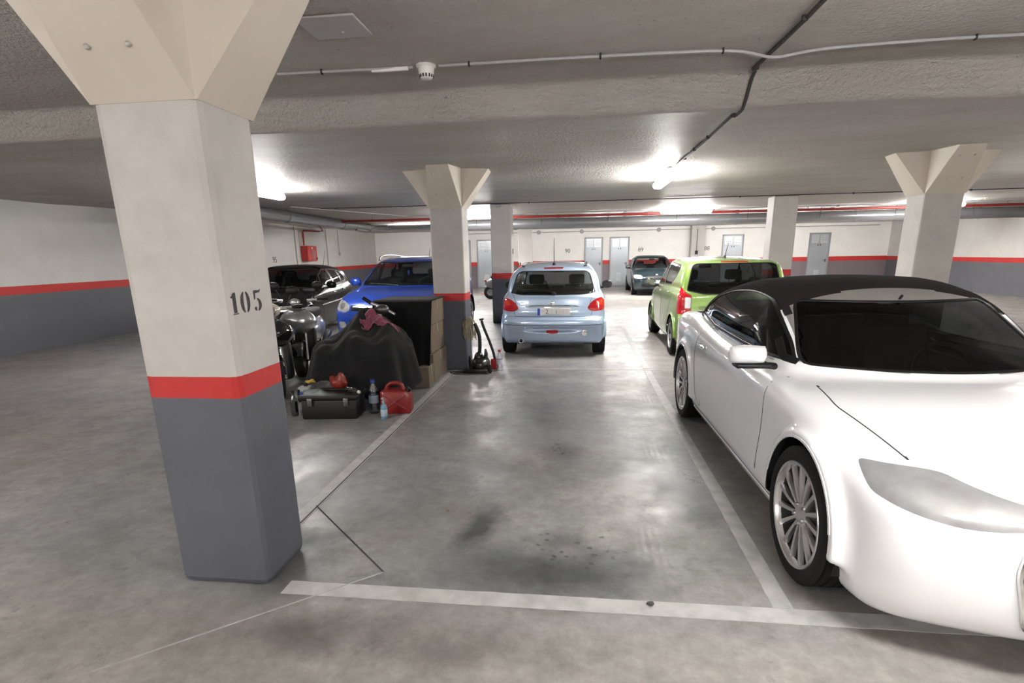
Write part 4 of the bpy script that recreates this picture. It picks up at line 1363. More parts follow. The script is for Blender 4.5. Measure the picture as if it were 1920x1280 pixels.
def car_silver_hatch(loc, rz):
    P = mat('paint_ice_blue', (0.36, 0.46, 0.60), 0.32, metal=0.35, coat=1.0)
    tl = rpoly([(.515, .745), (.60, .70), (.705, .705), (.79, .725), (.79, .86), (.745, .915), (.665, .895), (.585, .845)], .05)
    tl_in = rpoly([(.64, .80), (.74, .79), (.76, .86), (.70, .885)], .03)
    spec = dict(
        size=(3.835, 1.652, 1.43), voxel=.0155, paint=P, wheel_r=.295, arch=.335, axles=(.79, 3.23),
        lower=dict(side=[(0.0, .42), (.01, .55), (.08, .68), (.5, .84), (.95, .94), (1.6, .97), (2.6, .98), (3.3, .985), (3.56, .97), (3.665, .92), (3.70, .80), (3.715, .68), (3.745, .625), (3.81, .60), (3.83, .53), (3.82, .47), (3.80, .40), (3.77, .28), (3.70, .225), (3.2, .2), (1.8, .18), (.5, .18), (.1, .22)],
                   plan=[(-.2, .62), (.05, .64), (.2, .73), (.6, .80), (1.2, .82), (2.8, .826), (3.3, .815), (3.6, .79), (3.8, .765), (4.1, .74)],
                   front=[(.05, .70), (.2, .76), (.35, .80), (.55, .826), (.75, .82), (.9, .80), (1.0, .77), (1.2, .70)], k=.10, k2=.06, bow_r=.20, bow_f=.35, crown=.03),
        green=dict(side=[(.98, .90), (1.35, 1.14), (1.75, 1.36), (2.0, 1.415), (2.5, 1.43), (3.0, 1.405), (3.32, 1.365), (3.40, 1.335), (3.50, 1.18), (3.61, 1.0), (3.66, .92), (3.55, .7), (2.4, .6), (1.3, .7)],
                   plan=[(.7, .70), (1.2, .77), (2.0, .79), (2.8, .785), (3.3, .745), (3.7, .69), (4, .65)],
                   front=[(.5, .80), (.9, .79), (1.0, .765), (1.2, .69), (1.36, .605), (1.43, .56), (1.6, .48)], k=.1, k2=.09, bow_r=.16, bow_f=.35, crown=.09),
        blend=.05, flares=[(.79, .35, .822, .12, .03), (3.23, .35, .822, .12, .03)],
        blobs=[((0, 3.80, .44), (.92, .045, .035), .03, True)],
        windshield=rpoly([(-.66, .97), (.66, .97), (.53, 1.34), (-.53, 1.34)], .06), ws_y=(.6, 2.0), ws_glass=M['glass'],
        rear_window=rpoly([(-.645, .985), (-.5, .955), (.5, .955), (.645, .985), (.565, 1.26), (.50, 1.30), (-.50, 1.30), (-.565, 1.26)], [.02, .06, .06, .02, .05, .05, .05, .05]),
        rear_glass=M['glass'],
        side_windows=[rpoly([(1.30, .99), (2.18, 1.0), (2.18, 1.34), (1.92, 1.34), (1.72, 1.26)], .03), rpoly([(2.27, 1.0), (3.02, 1.02), (3.05, 1.12), (2.90, 1.31), (2.27, 1.34)], .03)],
        regions=[
            ('tail_light', tl_in, 'rear', 0, M['orange_lens']), ('tail_light', mirror_x(tl_in), 'rear', 0, M['orange_lens']),
            ('tail_light', tl, 'rear', 0, M['red_lens']), ('tail_light', mirror_x(tl), 'rear', 0, M['red_lens']),
            ('brake_light', rpoly([(-.15, 1.333), (.15, 1.333), (.15, 1.358), (-.15, 1.358)], .012), 'rear', 0, M['dark_red_lens']),
            ('fog_light', rpoly([(-.10, .395), (0, .372), (.10, .395), (.085, .43), (-.085, .43)], .025), 'rear', 0, M['red_lens']),
            ('tailgate', rpoly([(-.60, .635), (.60, .635), (.605, .70), (.50, .745), (.575, .86), (.65, .915), (.66, 1.0), (.54, 1.345), (-.54, 1.345), (-.66, 1.0), (-.65, .915), (-.575, .86), (-.50, .745), (-.605, .70)], .03), 'rear', 0, P),
            ('bumper', [(-.9, .12), (.9, .12), (.9, .625), (-.9, .625)], 'rear', 0, P),
            ('headlight', rpoly([(.1, .60), (.35, .64), (.48, .78), (.3, .74), (.1, .68)], .03), 'side', 0, M['head_lens']),
            ('front_door', rpoly([(1.15, .33), (2.2, .27), (2.23, 1.36), (1.9, 1.37), (1.2, 1.0)], .04), 'side', 0, P),
            ('rear_door', rpoly([(2.23, .27), (2.75, .30), (3.0, .68), (3.1, 1.0), (3.06, 1.2), (2.9, 1.34), (2.23, 1.36)], .04), 'side', 0, P),
            ('hood', [(-.62, .1), (.62, .1), (.66, 1.0), (-.66, 1.0)], 'top', 0, P)],
        gaps=[(rpoly([(-.66, 1.0), (-.60, .93), (-.545, .76), (-.60, .70), (-.585, .635), (.585, .635), (.60, .70), (.545, .76), (.60, .93), (.66, 1.0)], .02), 'rear', .006),
              ([(-.80, .512), (-.4, .505), (.4, .505), (.80, .512)], 'rear', .008), ([(-.79, .628), (.79, .628)], 'rear', .006),
              ([(2.23, .28), (2.23, .98)], 'side', .006), (rpoly([(2.75, .3), (3.0, .68), (3.1, 1.0)], .05), 'side', .006), ([(1.15, .33), (1.2, .98)], 'side', .006)],
        strips=[('side_moulding', [(1.2, .52), (2.9, .55)], 'side', .05, .008, P)],
        tire_w=.19, wheel=dict(n=8, w0=.16, w1=.14, mat=M['hub_plastic'], rim=.66))
    r, B = build_car(spec, 'car', 'silver-blue hatchback parked in the next bay, seen from behind', loc, rz)
    # boot handle with chrome lip, badge, plate
    mb = MB()
    q, n = B.on([(x, .792 - .05 * (x / .42) ** 4 * .3) for x in np.linspace(-.42, .42, 15)], 'rear')
    mb.tube([tuple(p + m_ * .012) for p, m_ in zip(q, n)], [.004] + [.016] * 13 + [.004], 8)
    mb.build('boot_trim', M['chrome'], r)
    q, n = B.on([(0, .822)], 'rear')
    mb = MB(); mb.box(tuple(q[0] + n[0] * .008), (.06, .012, .065), bevel=.006)
    mb.ellipsoid(tuple(q[0] + n[0] * .014 + np.array([0, 0, .006])), (.018, .008, .022))
    mb.build('badge', M['chrome'], r)
    q, n = B.on([(-.05, .715)], 'rear')
    g = M['plate_grey']
    plate(r, (-.02, q[0][1] + .012, .705), 1, w=.50, h=.115, tilt=0.12, chars=[(-.165, '1', g), (-.105, '2', M['alloy_dark']), (-.03, '1', g), (.035, '1', M['alloy_dark']), (.105, 'M', g), (.175, 'H', g)])
    # exhaust, towing cover
    mb = MB()
    mb.lathe([(.030, 0), (.036, .0), (.036, .16), (.030, .16), (.028, .02)], 20, c=(.475, 3.66, .275), rot=(-math.pi / 2, 0, 0))
    mb.build('exhaust_pipe', M['chrome'], r)
    mb = MB(); mb.lathe([(0, .14), (.028, .14), (.028, .16), (0, .16)], 16, c=(.475, 3.66, .275), rot=(-math.pi / 2, 0, 0)); mb.build('exhaust_bore', M['black_plastic'], r)
    q, n = B.on([(-.49, .385)], 'rear')
    mb = MB(); mb.lathe([(0, .006), (.03, .006), (.042, .004), (.046, -.02)], 20, c=tuple(q[0] + np.array([0, .004, 0])), rot=(-math.pi / 2, 0, 0)); mb.build('tow_cover', M['chrome'], r)
    # rear wiper, antenna, mirrors, roof rails
    q, n = B.on([(-.02, .972), (.10, 1.0), (.25, 1.015), (.42, 1.0)], 'rear')
    mb = MB(); mb.tube([tuple(p + m_ * .02) for p, m_ in zip(q, n)], [.014, .011, .009, .006], 6)
    mb.lathe([(0, 0), (.03, 0), (.026, .035), (0, .04)], 14, c=tuple(q[0]), rot=(-math.pi / 2, 0, 0))
    q2, n2 = B.on([(.08, .985), (.25, 1.0), (.47, .985)], 'rear'); mb.tube([tuple(p + m_ * .01) for p, m_ in zip(q2, n2)], .006, 6)
    mb.build('wiper', M['black_plastic'], r)
    mb = MB(); mb.lathe([(0, 0), (.035, 0), (.02, .03), (.008, .04), (0, .04)], 12, c=(0, 3.18, 1.385))
    mb.tube([(0, 3.18, 1.41), (.0, 3.235, 1.62), (-.004, 3.27, 1.80)], [.006, .005, .003], 6)
    mb.build('antenna', M['black_plastic'], r)
    for sd in (1, -1):
        door_mirror(r, sd * .80, 1.42, .985, sd, M['black_gloss'], (.19, .10, .145), out=.125)
        B.strip([(2.05, 1.395), (2.6, 1.405), (3.2, 1.36)], 'side', sd, width=.02, rise=.02, name='roof_rail', material=M['black_plastic'], parent=r)
    handles(r, B, [(2.06, .83), (2.9, .86)], P)
    make_cabin(r, 1.25, 1.75, 2.75, .74, rear_head=False)
    inner_mirror(r, 1.62, 1.25)
    return r
# ------------------------------------------------------------------ green city car, seen from behind left
def car_green(loc, rz):
    P = mat('paint_apple_green', (0.235, 0.37, 0.085), 0.34, metal=0.4, coat=1.0)
    tl = rpoly([(.60, .665), (.80, .665), (.80, 1.06), (.735, 1.06), (.665, .96), (.60, .93)], [.01, .03, .04, .03, .05, .03])
    tw = rpoly([(.605, .75), (.685, .75), (.685, .91), (.605, .90)], .015)
    spec = dict(
        size=(3.563, 1.645, 1.478), voxel=.0155, paint=P, wheel_r=.29, arch=.325, axles=(.58, 3.0),
        lower=dict(side=[(0, .45), (.01, .6), (.07, .72), (.35, .87), (.75, .95), (1.3, .975), (2.6, 1.0), (3.3, 1.0), (3.46, .985), (3.50, .85), (3.515, .70), (3.55, .60), (3.563, .48), (3.55, .32), (3.48, .23), (3.0, .2), (1.6, .18), (.4, .18), (.06, .23)],
                   plan=[(-.2, .62), (.05, .66), (.2, .74), (.6, .80), (1.2, .82), (2.6, .8225), (3.1, .81), (3.4, .785), (3.7, .74)],
                   front=[(.05, .72), (.2, .77), (.4, .815), (.6, .8225), (.8, .81), (.95, .785), (1.05, .755), (1.2, .7)], k=.10, k2=.06, bow_r=.12, bow_f=.35, crown=.03),
        green=dict(side=[(.72, .90), (1.05, 1.16), (1.42, 1.395), (1.75, 1.46), (2.3, 1.478), (2.9, 1.455), (3.22, 1.43), (3.33, 1.40), (3.40, 1.25), (3.465, 1.0), (3.48, .9), (3.3, .7), (2.2, .6), (1.1, .7)],
                   plan=[(.5, .72), (1.0, .77), (2.0, .79), (2.8, .785), (3.2, .765), (3.5, .735), (3.8, .7)],
                   front=[(.5, .80), (.9, .785), (1.05, .76), (1.25, .705), (1.40, .64), (1.478, .60), (1.6, .54)], k=.09, k2=.08, bow_r=.13, bow_f=.35, crown=.08),
        blend=.05, flares=[(.58, .34, .816, .12, .03), (3.0, .34, .816, .12, .03)],
        windshield=rpoly([(-.66, .98), (.66, .98), (.57, 1.37), (-.57, 1.37)], .06), ws_y=(.5, 1.8),
        rear_window=rpoly([(-.66, 1.00), (-.57, .985), (-.42, .955), (.42, .955), (.57, .985), (.66, 1.00), (.585, 1.36), (.52, 1.385), (-.52, 1.385), (-.585, 1.36)], .03),
        rear_glass=M['glass_dark'], glass=M['glass_dark'],
        side_windows=[rpoly([(1.12, 1.02), (1.85, 1.03), (1.85, 1.385), (1.66, 1.39), (1.42, 1.31)], .03), rpoly([(1.93, 1.03), (2.55, 1.055), (2.86, 1.20), (2.93, 1.30), (2.82, 1.36), (1.93, 1.385)], .05)],
        regions=[
            ('reversing_light', tw, 'rear', 0, M['white_lens']), ('reversing_light', mirror_x(tw), 'rear', 0, M['white_lens']),
            ('tail_light', tl, 'rear', 0, M['red_lens']), ('tail_light', mirror_x(tl), 'rear', 0, M['red_lens']),
            ('brake_light', rpoly([(-.19, 1.397), (.19, 1.397), (.19, 1.418), (-.19, 1.418)], .008), 'rear', 0, M['dark_red_lens']),
            ('tailgate', rpoly([(-.60, .63), (.60, .63), (.60, .93), (.66, .96), (.70, 1.03), (.60, 1.43), (-.60, 1.43), (-.70, 1.03), (-.66, .96), (-.60, .93)], .02), 'rear', 0, P),
            ('bumper', [(-.9, .1), (.9, .1), (.9, .625), (-.9, .625)], 'rear', 0, P),
            ('headlight', rpoly([(.06, .66), (.30, .70), (.40, .82), (.2, .80)], .03), 'side', 0, M['head_lens']),
            ('front_door', rpoly([(.98, .33), (1.86, .27), (1.89, 1.40), (1.6, 1.41), (1.02, 1.02)], .04), 'side', 0, P),
            ('rear_door', rpoly([(1.89, .27), (2.45, .28), (2.66, .62), (2.90, 1.0), (2.98, 1.28), (2.85, 1.395), (1.89, 1.40)], .05), 'side', 0, P),
            ('hood', [(-.64, .08), (.64, .08), (.66, .80), (-.66, .80)], 'top', 0, P)],
        gaps=[(rpoly([(-.70, 1.0), (-.60, .93), (-.60, .64), (.60, .64), (.60, .93), (.70, 1.0)], .02), 'rear', .007),
              ([(1.89, .28), (1.89, 1.0)], 'side', .006), (rpoly([(2.45, .28), (2.66, .62), (2.90, 1.0)], .06), 'side', .006), ([(.98, .33), (1.02, .98)], 'side', .006),
              ([(-.56, .645), (.56, .645)], 'rear', .006)],
        tire_w=.18, wheel=dict(n=7, w0=.26, w1=.30, mat=M['hub_plastic'], rim=.68))
    r, B = build_car(spec, 'car', 'apple-green small hatchback parked beyond the white convertible', loc, rz)
    for sd in (1, -1):
        door_mirror(r, sd * .79, 1.22, 1.02, sd, M['black_gloss'], (.20, .11, .15), out=.125)
    handles(r, B, [(1.72, .90), (2.56, .93)], P)
    q, n = B.on([(.40, .755)], 'rear')
    text_obj('lettering', 'CITIGO', .058, M['alloy_dark'], tuple(q[0] + n[0] * .002 + np.array([.0, 0, 0])), (math.pi / 2, 0, math.pi), r, .002)
    q, n = B.on([(0, .86)], 'rear')
    mb = MB(); mb.lathe([(0, .012), (.03, .012), (.038, .008), (.042, -.01)], 20, c=tuple(q[0]), rot=(-math.pi / 2, 0, 0)); mb.build('badge', M['chrome'], r)
    q, n = B.on([(0, .50)], 'rear')
    plate(r, (0, q[0][1] + .01, .47), 1)
    mb = MB(); mb.lathe([(0, 0), (.032, 0), (.02, .025), (.008, .035), (0, .035)], 12, c=(0, 2.75, 1.455))
    mb.tube([(0, 2.75, 1.475), (0, 2.9, 1.67)], [.006, .003], 6); mb.build('antenna', M['black_plastic'], r)
    q, n = B.on([(0, .985), (-.1, 1.02), (-.38, 1.01)], 'rear')
    mb = MB(); mb.tube([tuple(p + m_ * .02) for p, m_ in zip(q, n)], [.016, .012, .007], 6); mb.build('wiper', M['black_plastic'], r)
    make_cabin(r, 1.05, 1.55, 2.4, .74, hz=1.17)
    inner_mirror(r, 1.42, 1.30)
    return r

# ------------------------------------------------------------------ white convertible with black soft top, facing the camera
def car_convertible(loc, rz):
    P = mat('paint_white', (0.80, 0.81, 0.83), 0.35, coat=1.0)
    hood_cloth = mat('soft_top_cloth', (0.022, 0.019, 0.0185), 1.0, spec=.1, bump=(420, .35, .002))
    silver = mat('pillar_silver', (0.50, 0.49, 0.48), 0.3, metal=.7)
    hd = rpoly([(.10, .64), (.16, .615), (.40, .655), (.56, .735), (.40, .745), (.16, .70)], .03)
    spec = dict(
        size=(4.626, 1.854, 1.383), voxel=.0165, paint=P, wheel_r=.332, arch=.366, axles=(.83, 3.58), lip_z=.40,
        lower=dict(side=[(0.0, .42), (.01, .58), (.06, .68), (.3, .77), (.8, .875), (1.2, .90), (1.6, .905), (2.6, .915), (3.2, .945), (3.75, .992), (4.25, .985), (4.55, .95), (4.60, .90), (4.60, .75), (4.625, .55), (4.60, .36), (4.5, .25), (3.5, .18), (2, .17), (.6, .17), (.1, .2)],
                   plan=[(-.2, .70), (.05, .72), (.2, .80), (.5, .875), (.9, .91), (1.6, .92), (2.5, .915), (3.3, .927), (3.7, .92), (4.1, .885), (4.5, .80), (4.8, .7)],
                   front=[(.05, .80), (.17, .86), (.28, .90), (.40, .915), (.55, .915), (.72, .927), (.82, .92), (.90, .895), (.98, .85), (1.05, .80), (1.2, .74)], k=.13, k2=.07, bow_r=.20, bow_f=.35, crown=.05),
        green=dict(side=[(1.22, .86), (1.58, 1.09), (1.93, 1.285), (2.2, 1.36), (2.65, 1.383), (3.1, 1.35), (3.6, 1.24), (3.95, 1.09), (4.15, .98), (4.1, .8), (3, .7), (1.5, .7)],
                   plan=[(1.0, .73), (1.5, .79), (2.4, .80), (3.0, .79), (3.6, .76), (3.95, .68), (4.2, .58), (4.5, .5)],
                   front=[(.5, .83), (.9, .81), (1.0, .785), (1.15, .715), (1.28, .635), (1.383, .55), (1.6, .44)], k=.13, k2=.08, bow_r=.3, bow_f=.38, crown=.10),
        blend=.035, flares=[(.83, .40, .927, .10, .06), (3.58, .40, .927, .12, .06)],
        windshield=rpoly([(-.68, .935), (.68, .935), (.56, 1.255), (-.56, 1.255)], .05), ws_y=(.9, 2.2), ws_glass=M['glass_smoke'],
        rear_window=rpoly([(-.42, 1.10), (.42, 1.10), (.40, 1.25), (-.40, 1.25)], .04), rear_glass=M['glass_dark'], glass=M['glass_dark'], seal_w=.022,
        side_windows=[rpoly([(1.58, .945), (2.3, .94), (3.1, .955), (3.56, 1.02), (3.52, 1.09), (3.36, 1.185), (3.06, 1.252), (2.6, 1.285), (2.2, 1.262), (1.96, 1.17)], [.02, .01, .01, .03, .05, .14, .14, .18, .14, .12])],
        regions=[
            ('headlight', hd, 'side', 0, M['head_lens']),
            ('grille', rpoly([(-.42, .26), (.42, .26), (.50, .50), (.44, .68), (-.44, .68), (-.50, .50)], .05), 'front', 0, M['black_gloss']),
            ('soft_top', rpoly([(2.0, 1.19), (2.2, 1.24), (2.6, 1.265), (3.02, 1.235), (3.33, 1.17), (3.50, 1.07), (3.50, 1.0), (3.56, .975), (4.3, .995), (4.3, 1.5), (2.02, 1.5), (2.02, 1.30)], .01), 'side', 0, hood_cloth),
            ('soft_top', [(-.7, 2.04), (.7, 2.04), (.7, 4.13), (-.7, 4.13)], 'top', 0, hood_cloth),
            ('windshield_frame', [(-.64, 1.70), (.64, 1.70), (.64, 2.05), (-.64, 2.05)], 'top', 0, silver),
            ('windshield_frame', rpoly([(1.2, .92), (1.56, .94), (1.95, 1.18), (2.08, 1.235), (2.04, 1.5), (1.85, 1.5)], .01), 'side', 0, silver),
            ('door', rpoly([(1.50, .30), (2.95, .26), (3.10, .34), (3.18, .6), (3.12, .93), (1.46, .925), (1.42, .7)], [.03, .04, .06, .06, .02, .02, .05]), 'side', 0, P),
            ('hood', rpoly([(-.62, .10), (.62, .10), (.74, .9), (.70, 1.34), (-.70, 1.34), (-.74, .9)], .05), 'top', 0, P),
            ('front_wing', [(.75, .2), (1.46, .2), (1.42, .7), (1.46, .93), (.3, .93), (.3, .6)], 'side', 0, P)],
        nmin={'soft_top': .12, 'hood': .45},
        gaps=[(rpoly([(1.46, .905), (1.415, .7), (1.49, .27)], .06), 'side', .007), (rpoly([(2.9, .265), (3.08, .32), (3.18, .6), (3.12, .96)], .08), 'side', .006),
              (rpoly([(-.70, 1.28), (-.735, .95), (-.66, .45)], .05), 'top', .007), (rpoly([(.70, 1.28), (.735, .95), (.66, .45)], .05), 'top', .007),
              ([(1.26, .235), (3.15, .225)], 'side', .007)],
        strips=[('sill_trim', [(1.22, .205), (2.2, .20), (3.2, .20)], 'side', .05, .006, P)],
        tire_w=.245, tire_in=.004, rot=.12, wheel=dict(n=15, w0=.055, w1=.098, mat=M['alloy'], rim=.76, dish=.86, bow=.2), nogroup=1)
    r, B = build_car(spec, 'convertible_car', 'white convertible with a closed black fabric top on the right side', loc, rz)
    for sd in (1, -1):
        # mirror: white shell over a black foot, on a black triangle at the window corner
        o = door_mirror(r, sd * .83, 1.55, .985, sd, P, (.215, .15, .108), base=False, out=.145, sq=.62)
        b = MB()
        b.box((sd * .945, 1.555, .922), (.20, .11, .028), bevel=.012, seg=3)
        b.tube([(sd * .80, 1.60, .905), (sd * .86, 1.58, .915), (sd * .93, 1.56, .922)], [.03, .028, .02], 10, flat=.7)
        b.build('mirror_foot', M['black_plastic'], o)
        T = B.strip([(1.56, .94), (1.66, .955), (1.80, 1.04)], 'side', sd, width=.05, rise=.006, name='mirror_base', material=M['black_plastic'], parent=r)
        B.strip(spline([(1.93, 1.172), (2.04, 1.225), (2.2, 1.268), (2.6, 1.296), (3.06, 1.262), (3.37, 1.190), (3.535, 1.095), (3.575, 1.02)], 6), 'side', sd, width=.05, rise=.004, name='roof_seal', material=hood_cloth, parent=r)
        B.strip([(1.7, .926), (2.3, .922), (3.1, .937), (3.58, .998)], 'side', sd, width=.014, rise=.005, name='waist_strip', material=M['chrome'], parent=r)
    handles(r, B, [(2.93, .80)], M['chrome'], .19)
    q, n = B.on([(0, .60)], 'front')
    mb = MB()
    for k in range(8):
        zz = .30 + k * .047
        qq, nn = B.on([(x, zz) for x in np.linspace(-.40, .40, 9)], 'front')
        mb.tube([tuple(p + m_ * .006) for p, m_ in zip(qq, nn)], .006, 6)
    mb.build('grille_bars', M['alloy'], r)
    qq, nn = B.on(np.concatenate([rpoly([(-.42, .26), (.42, .26), (.50, .50), (.44, .68), (-.44, .68), (-.50, .50)], .05)] * 1), 'front')
    mb = MB(); mb.tube([tuple(p + m_ * .005) for p, m_ in zip(qq, nn)] + [tuple(qq[0] + nn[0] * .005)], .010, 6); mb.build('grille_frame', M['chrome'], r)
    plate(r, (0, q[0][1] - .02, .40), -1)
    make_cabin(r, 1.62, 2.25, 3.05, .76, zdash=.82, hz=1.08, rear_head=True)
    inner_mirror(r, 1.93, 1.20)
    return r

# ------------------------------------------------------------------ blue crossover facing the camera
def car_blue(loc, rz):
    P = mat('paint_bright_blue', (0.008, 0.055, 0.40), 0.30, metal=0.25, coat=1.0)
    hl = rpoly([(.50, .715), (.60, .665), (.77, .70), (.83, .80), (.80, .87), (.64, .845), (.52, .79)], .05)
    spec = dict(
        size=(4.30, 1.765, 1.56), voxel=.018, paint=P, wheel_r=.325, arch=.375, axles=(.92, 3.52), lip_mat=M['black_plastic'],
        lower=dict(side=[(.0, .45), (.0, .62), (.04, .76), (.14, .85), (.45, .955), (.9, 1.02), (1.2, 1.05), (2.5, 1.06), (3.6, 1.12), (4.05, 1.12), (4.16, 1.0), (4.22, .75), (4.30, .6), (4.28, .4), (4.15, .28), (3.5, .24), (2, .22), (.5, .22), (.08, .28)],
                   plan=[(-.2, .66), (.05, .72), (.2, .80), (.6, .86), (1.2, .88), (2.6, .8825), (3.5, .875), (4.0, .83), (4.4, .78)],
                   front=[(.05, .78), (.22, .82), (.4, .87), (.6, .8825), (.85, .875), (1.0, .85), (1.1, .82), (1.3, .74)], k=.12, k2=.07, bow_r=.15, bow_f=.32, crown=.05),
        green=dict(side=[(1.05, 1.0), (1.45, 1.27), (1.82, 1.47), (2.1, 1.53), (2.6, 1.555), (3.2, 1.535), (3.75, 1.48), (3.9, 1.43), (4.05, 1.25), (4.16, 1.1), (3.8, .8), (2.4, .7), (1.4, .8)],
                   plan=[(.8, .74), (1.3, .82), (2.2, .84), (3.2, .825), (3.8, .79), (4.2, .72)],
                   front=[(.5, .86), (1.0, .84), (1.12, .81), (1.3, .74), (1.46, .66), (1.56, .60), (1.7, .5)], k=.10, k2=.08, bow_r=.15, bow_f=.36, crown=.08),
        blend=.045, flares=[(.92, .40, .8825, .12, .06), (3.52, .40, .8825, .12, .06)],
        windshield=rpoly([(-.73, 1.055), (.73, 1.055), (.60, 1.455), (-.60, 1.455)], .06), ws_y=(.9, 2.2), ws_glass=M['glass'],
        rear_window=rpoly([(-.6, 1.15), (.6, 1.15), (.53, 1.40), (-.53, 1.40)], .05), glass=M['glass'],
        side_windows=[rpoly([(1.55, 1.10), (2.35, 1.10), (2.35, 1.45), (2.08, 1.45), (1.84, 1.36)], .03), rpoly([(2.43, 1.10), (3.2, 1.14), (3.2, 1.40), (2.43, 1.45)], .03), rpoly([(3.27, 1.15), (3.6, 1.19), (3.5, 1.32), (3.27, 1.395)], .03)],
        regions=[
            ('reflector', circle_poly(.665, .775, .05, 16), 'front', 0, M['barrel']), ('reflector', circle_poly(-.665, .775, .05, 16), 'front', 0, M['barrel']),
            ('headlight', hl, 'front', 0, M['head_lens']), ('headlight', mirror_x(hl), 'front', 0, M['head_lens']),
            ('grille', rpoly([(-.47, .70), (.47, .70), (.50, .79), (-.50, .79)], .02), 'front', 0, M['black_gloss']),
            ('lower_grille', rpoly([(-.46, .34), (.46, .34), (.52, .56), (-.52, .56)], .04), 'front', 0, M['black_plastic']),
            ('fog_light', rpoly([(.58, .40), (.74, .42), (.74, .52), (.60, .52)], .03), 'front', 0, M['head_lens']), ('fog_light', mirror_x(rpoly([(.58, .40), (.74, .42), (.74, .52), (.60, .52)], .03)), 'front', 0, M['head_lens']),
            ('tail_light', rpoly([(4.0, .86), (4.25, .84), (4.2, 1.06), (4.02, 1.07)], .03), 'side', 0, M['red_lens']),
            ('bumper', [(-.95, .1), (.95, .1), (.95, .66), (-.95, .66)], 'front', 0, P),
            ('hood', rpoly([(-.66, .06), (.66, .06), (.76, .6), (.76, 1.22), (-.76, 1.22), (-.76, .6)], .04), 'top', 0, P),
            ('front_door', rpoly([(1.40, .34), (2.36, .30), (2.39, 1.47), (2.05, 1.47), (1.42, 1.08)], .04), 'side', 0, P),
            ('rear_door', rpoly([(2.39, .30), (3.0, .32), (3.2, .7), (3.28, 1.12), (3.24, 1.42), (2.39, 1.47)], .05), 'side', 0, P)],
        nmin={'hood': .5},
        gaps=[(rpoly([(-.76, 1.16), (-.755, .6), (-.66, .09), (.66, .09), (.755, .6), (.76, 1.16)], .05), 'top', .008), ([(-.84, .655), (-.5, .64), (.5, .64), (.84, .655)], 'front', .007),
              ([(2.39, .32), (2.39, 1.08)], 'side', .006), ([(1.40, .34), (1.42, 1.06)], 'side', .006), (rpoly([(3.0, .33), (3.2, .7), (3.28, 1.1)], .06), 'side', .006)],
        strips=[('grille_bar', [(-.44, .765), (-.2, .765), (.2, .765), (.44, .765)], 'front', .034, .012, M['chrome']), ('sill_trim', [(1.3, .29), (3.1, .29)], 'side', .09, .01, M['black_plastic'])],
        tire_w=.215, wheel=dict(n=5, w0=.16, w1=.26, mat=M['alloy'], rim=.68))
    r, B = build_car(spec, 'car', 'bright blue crossover car parked behind the middle pillar', loc, rz)
    for sd in (1, -1):
        door_mirror(r, sd * .85, 1.62, 1.10, sd, P, (.22, .12, .16), out=.13)
        rail = [(sd * .60, 1.95, 1.50), (sd * .615, 2.05, 1.545), (sd * .62, 2.5, 1.585), (sd * .61, 3.2, 1.565), (sd * .59, 3.6, 1.525), (sd * .58, 3.68, 1.48)]
        tube_part(r, 'roof_rail', [tuple(p) for p in spline(rail, 5)], .016, M['alloy_dark'])
    handles(r, B, [(2.2, .95), (3.08, .99)], P)
    for x0 in (-.25, .32):
        q, n = B.on([(x0 + .30, 1.045), (x0 + .1, 1.065), (x0 - .30, 1.075)], 'front')
        if len(q) > 1:
            mb = MB(); mb.tube([tuple(p + m_ * .012) for p, m_ in zip(q, n)], .008, 6); mb.build('wiper', M['black_plastic'], r)
    q, n = B.on([(0, .47)], 'front')
    plate(r, (0, q[0][1] - .012, .46), -1)
    tube_part(r, 'antenna', [(0, 3.4, 1.52), (0, 3.52, 1.72)], [.006, .003], M['black_plastic'], 6)
    make_cabin(r, 1.42, 1.95, 2.85, .80, zdash=1.02, hz=1.22)
    inner_mirror(r, 1.84, 1.38)
    mb = MB()      # sun visor folded down and a small blue hanging tag
    mb.box((.30, 1.93, 1.40), (.40, .02, .13), rot=(.35, 0, 0), bevel=.008); mb.build('sun_visor', M['cabin_light'], r)
    mb = MB(); mb.tube([(0, 1.84, 1.37), (0, 1.85, 1.29)], .002, 4); mb.ellipsoid((0, 1.85, 1.25), (.022, .008, .05)); mb.build('hanging_tag', P, r)
    return r

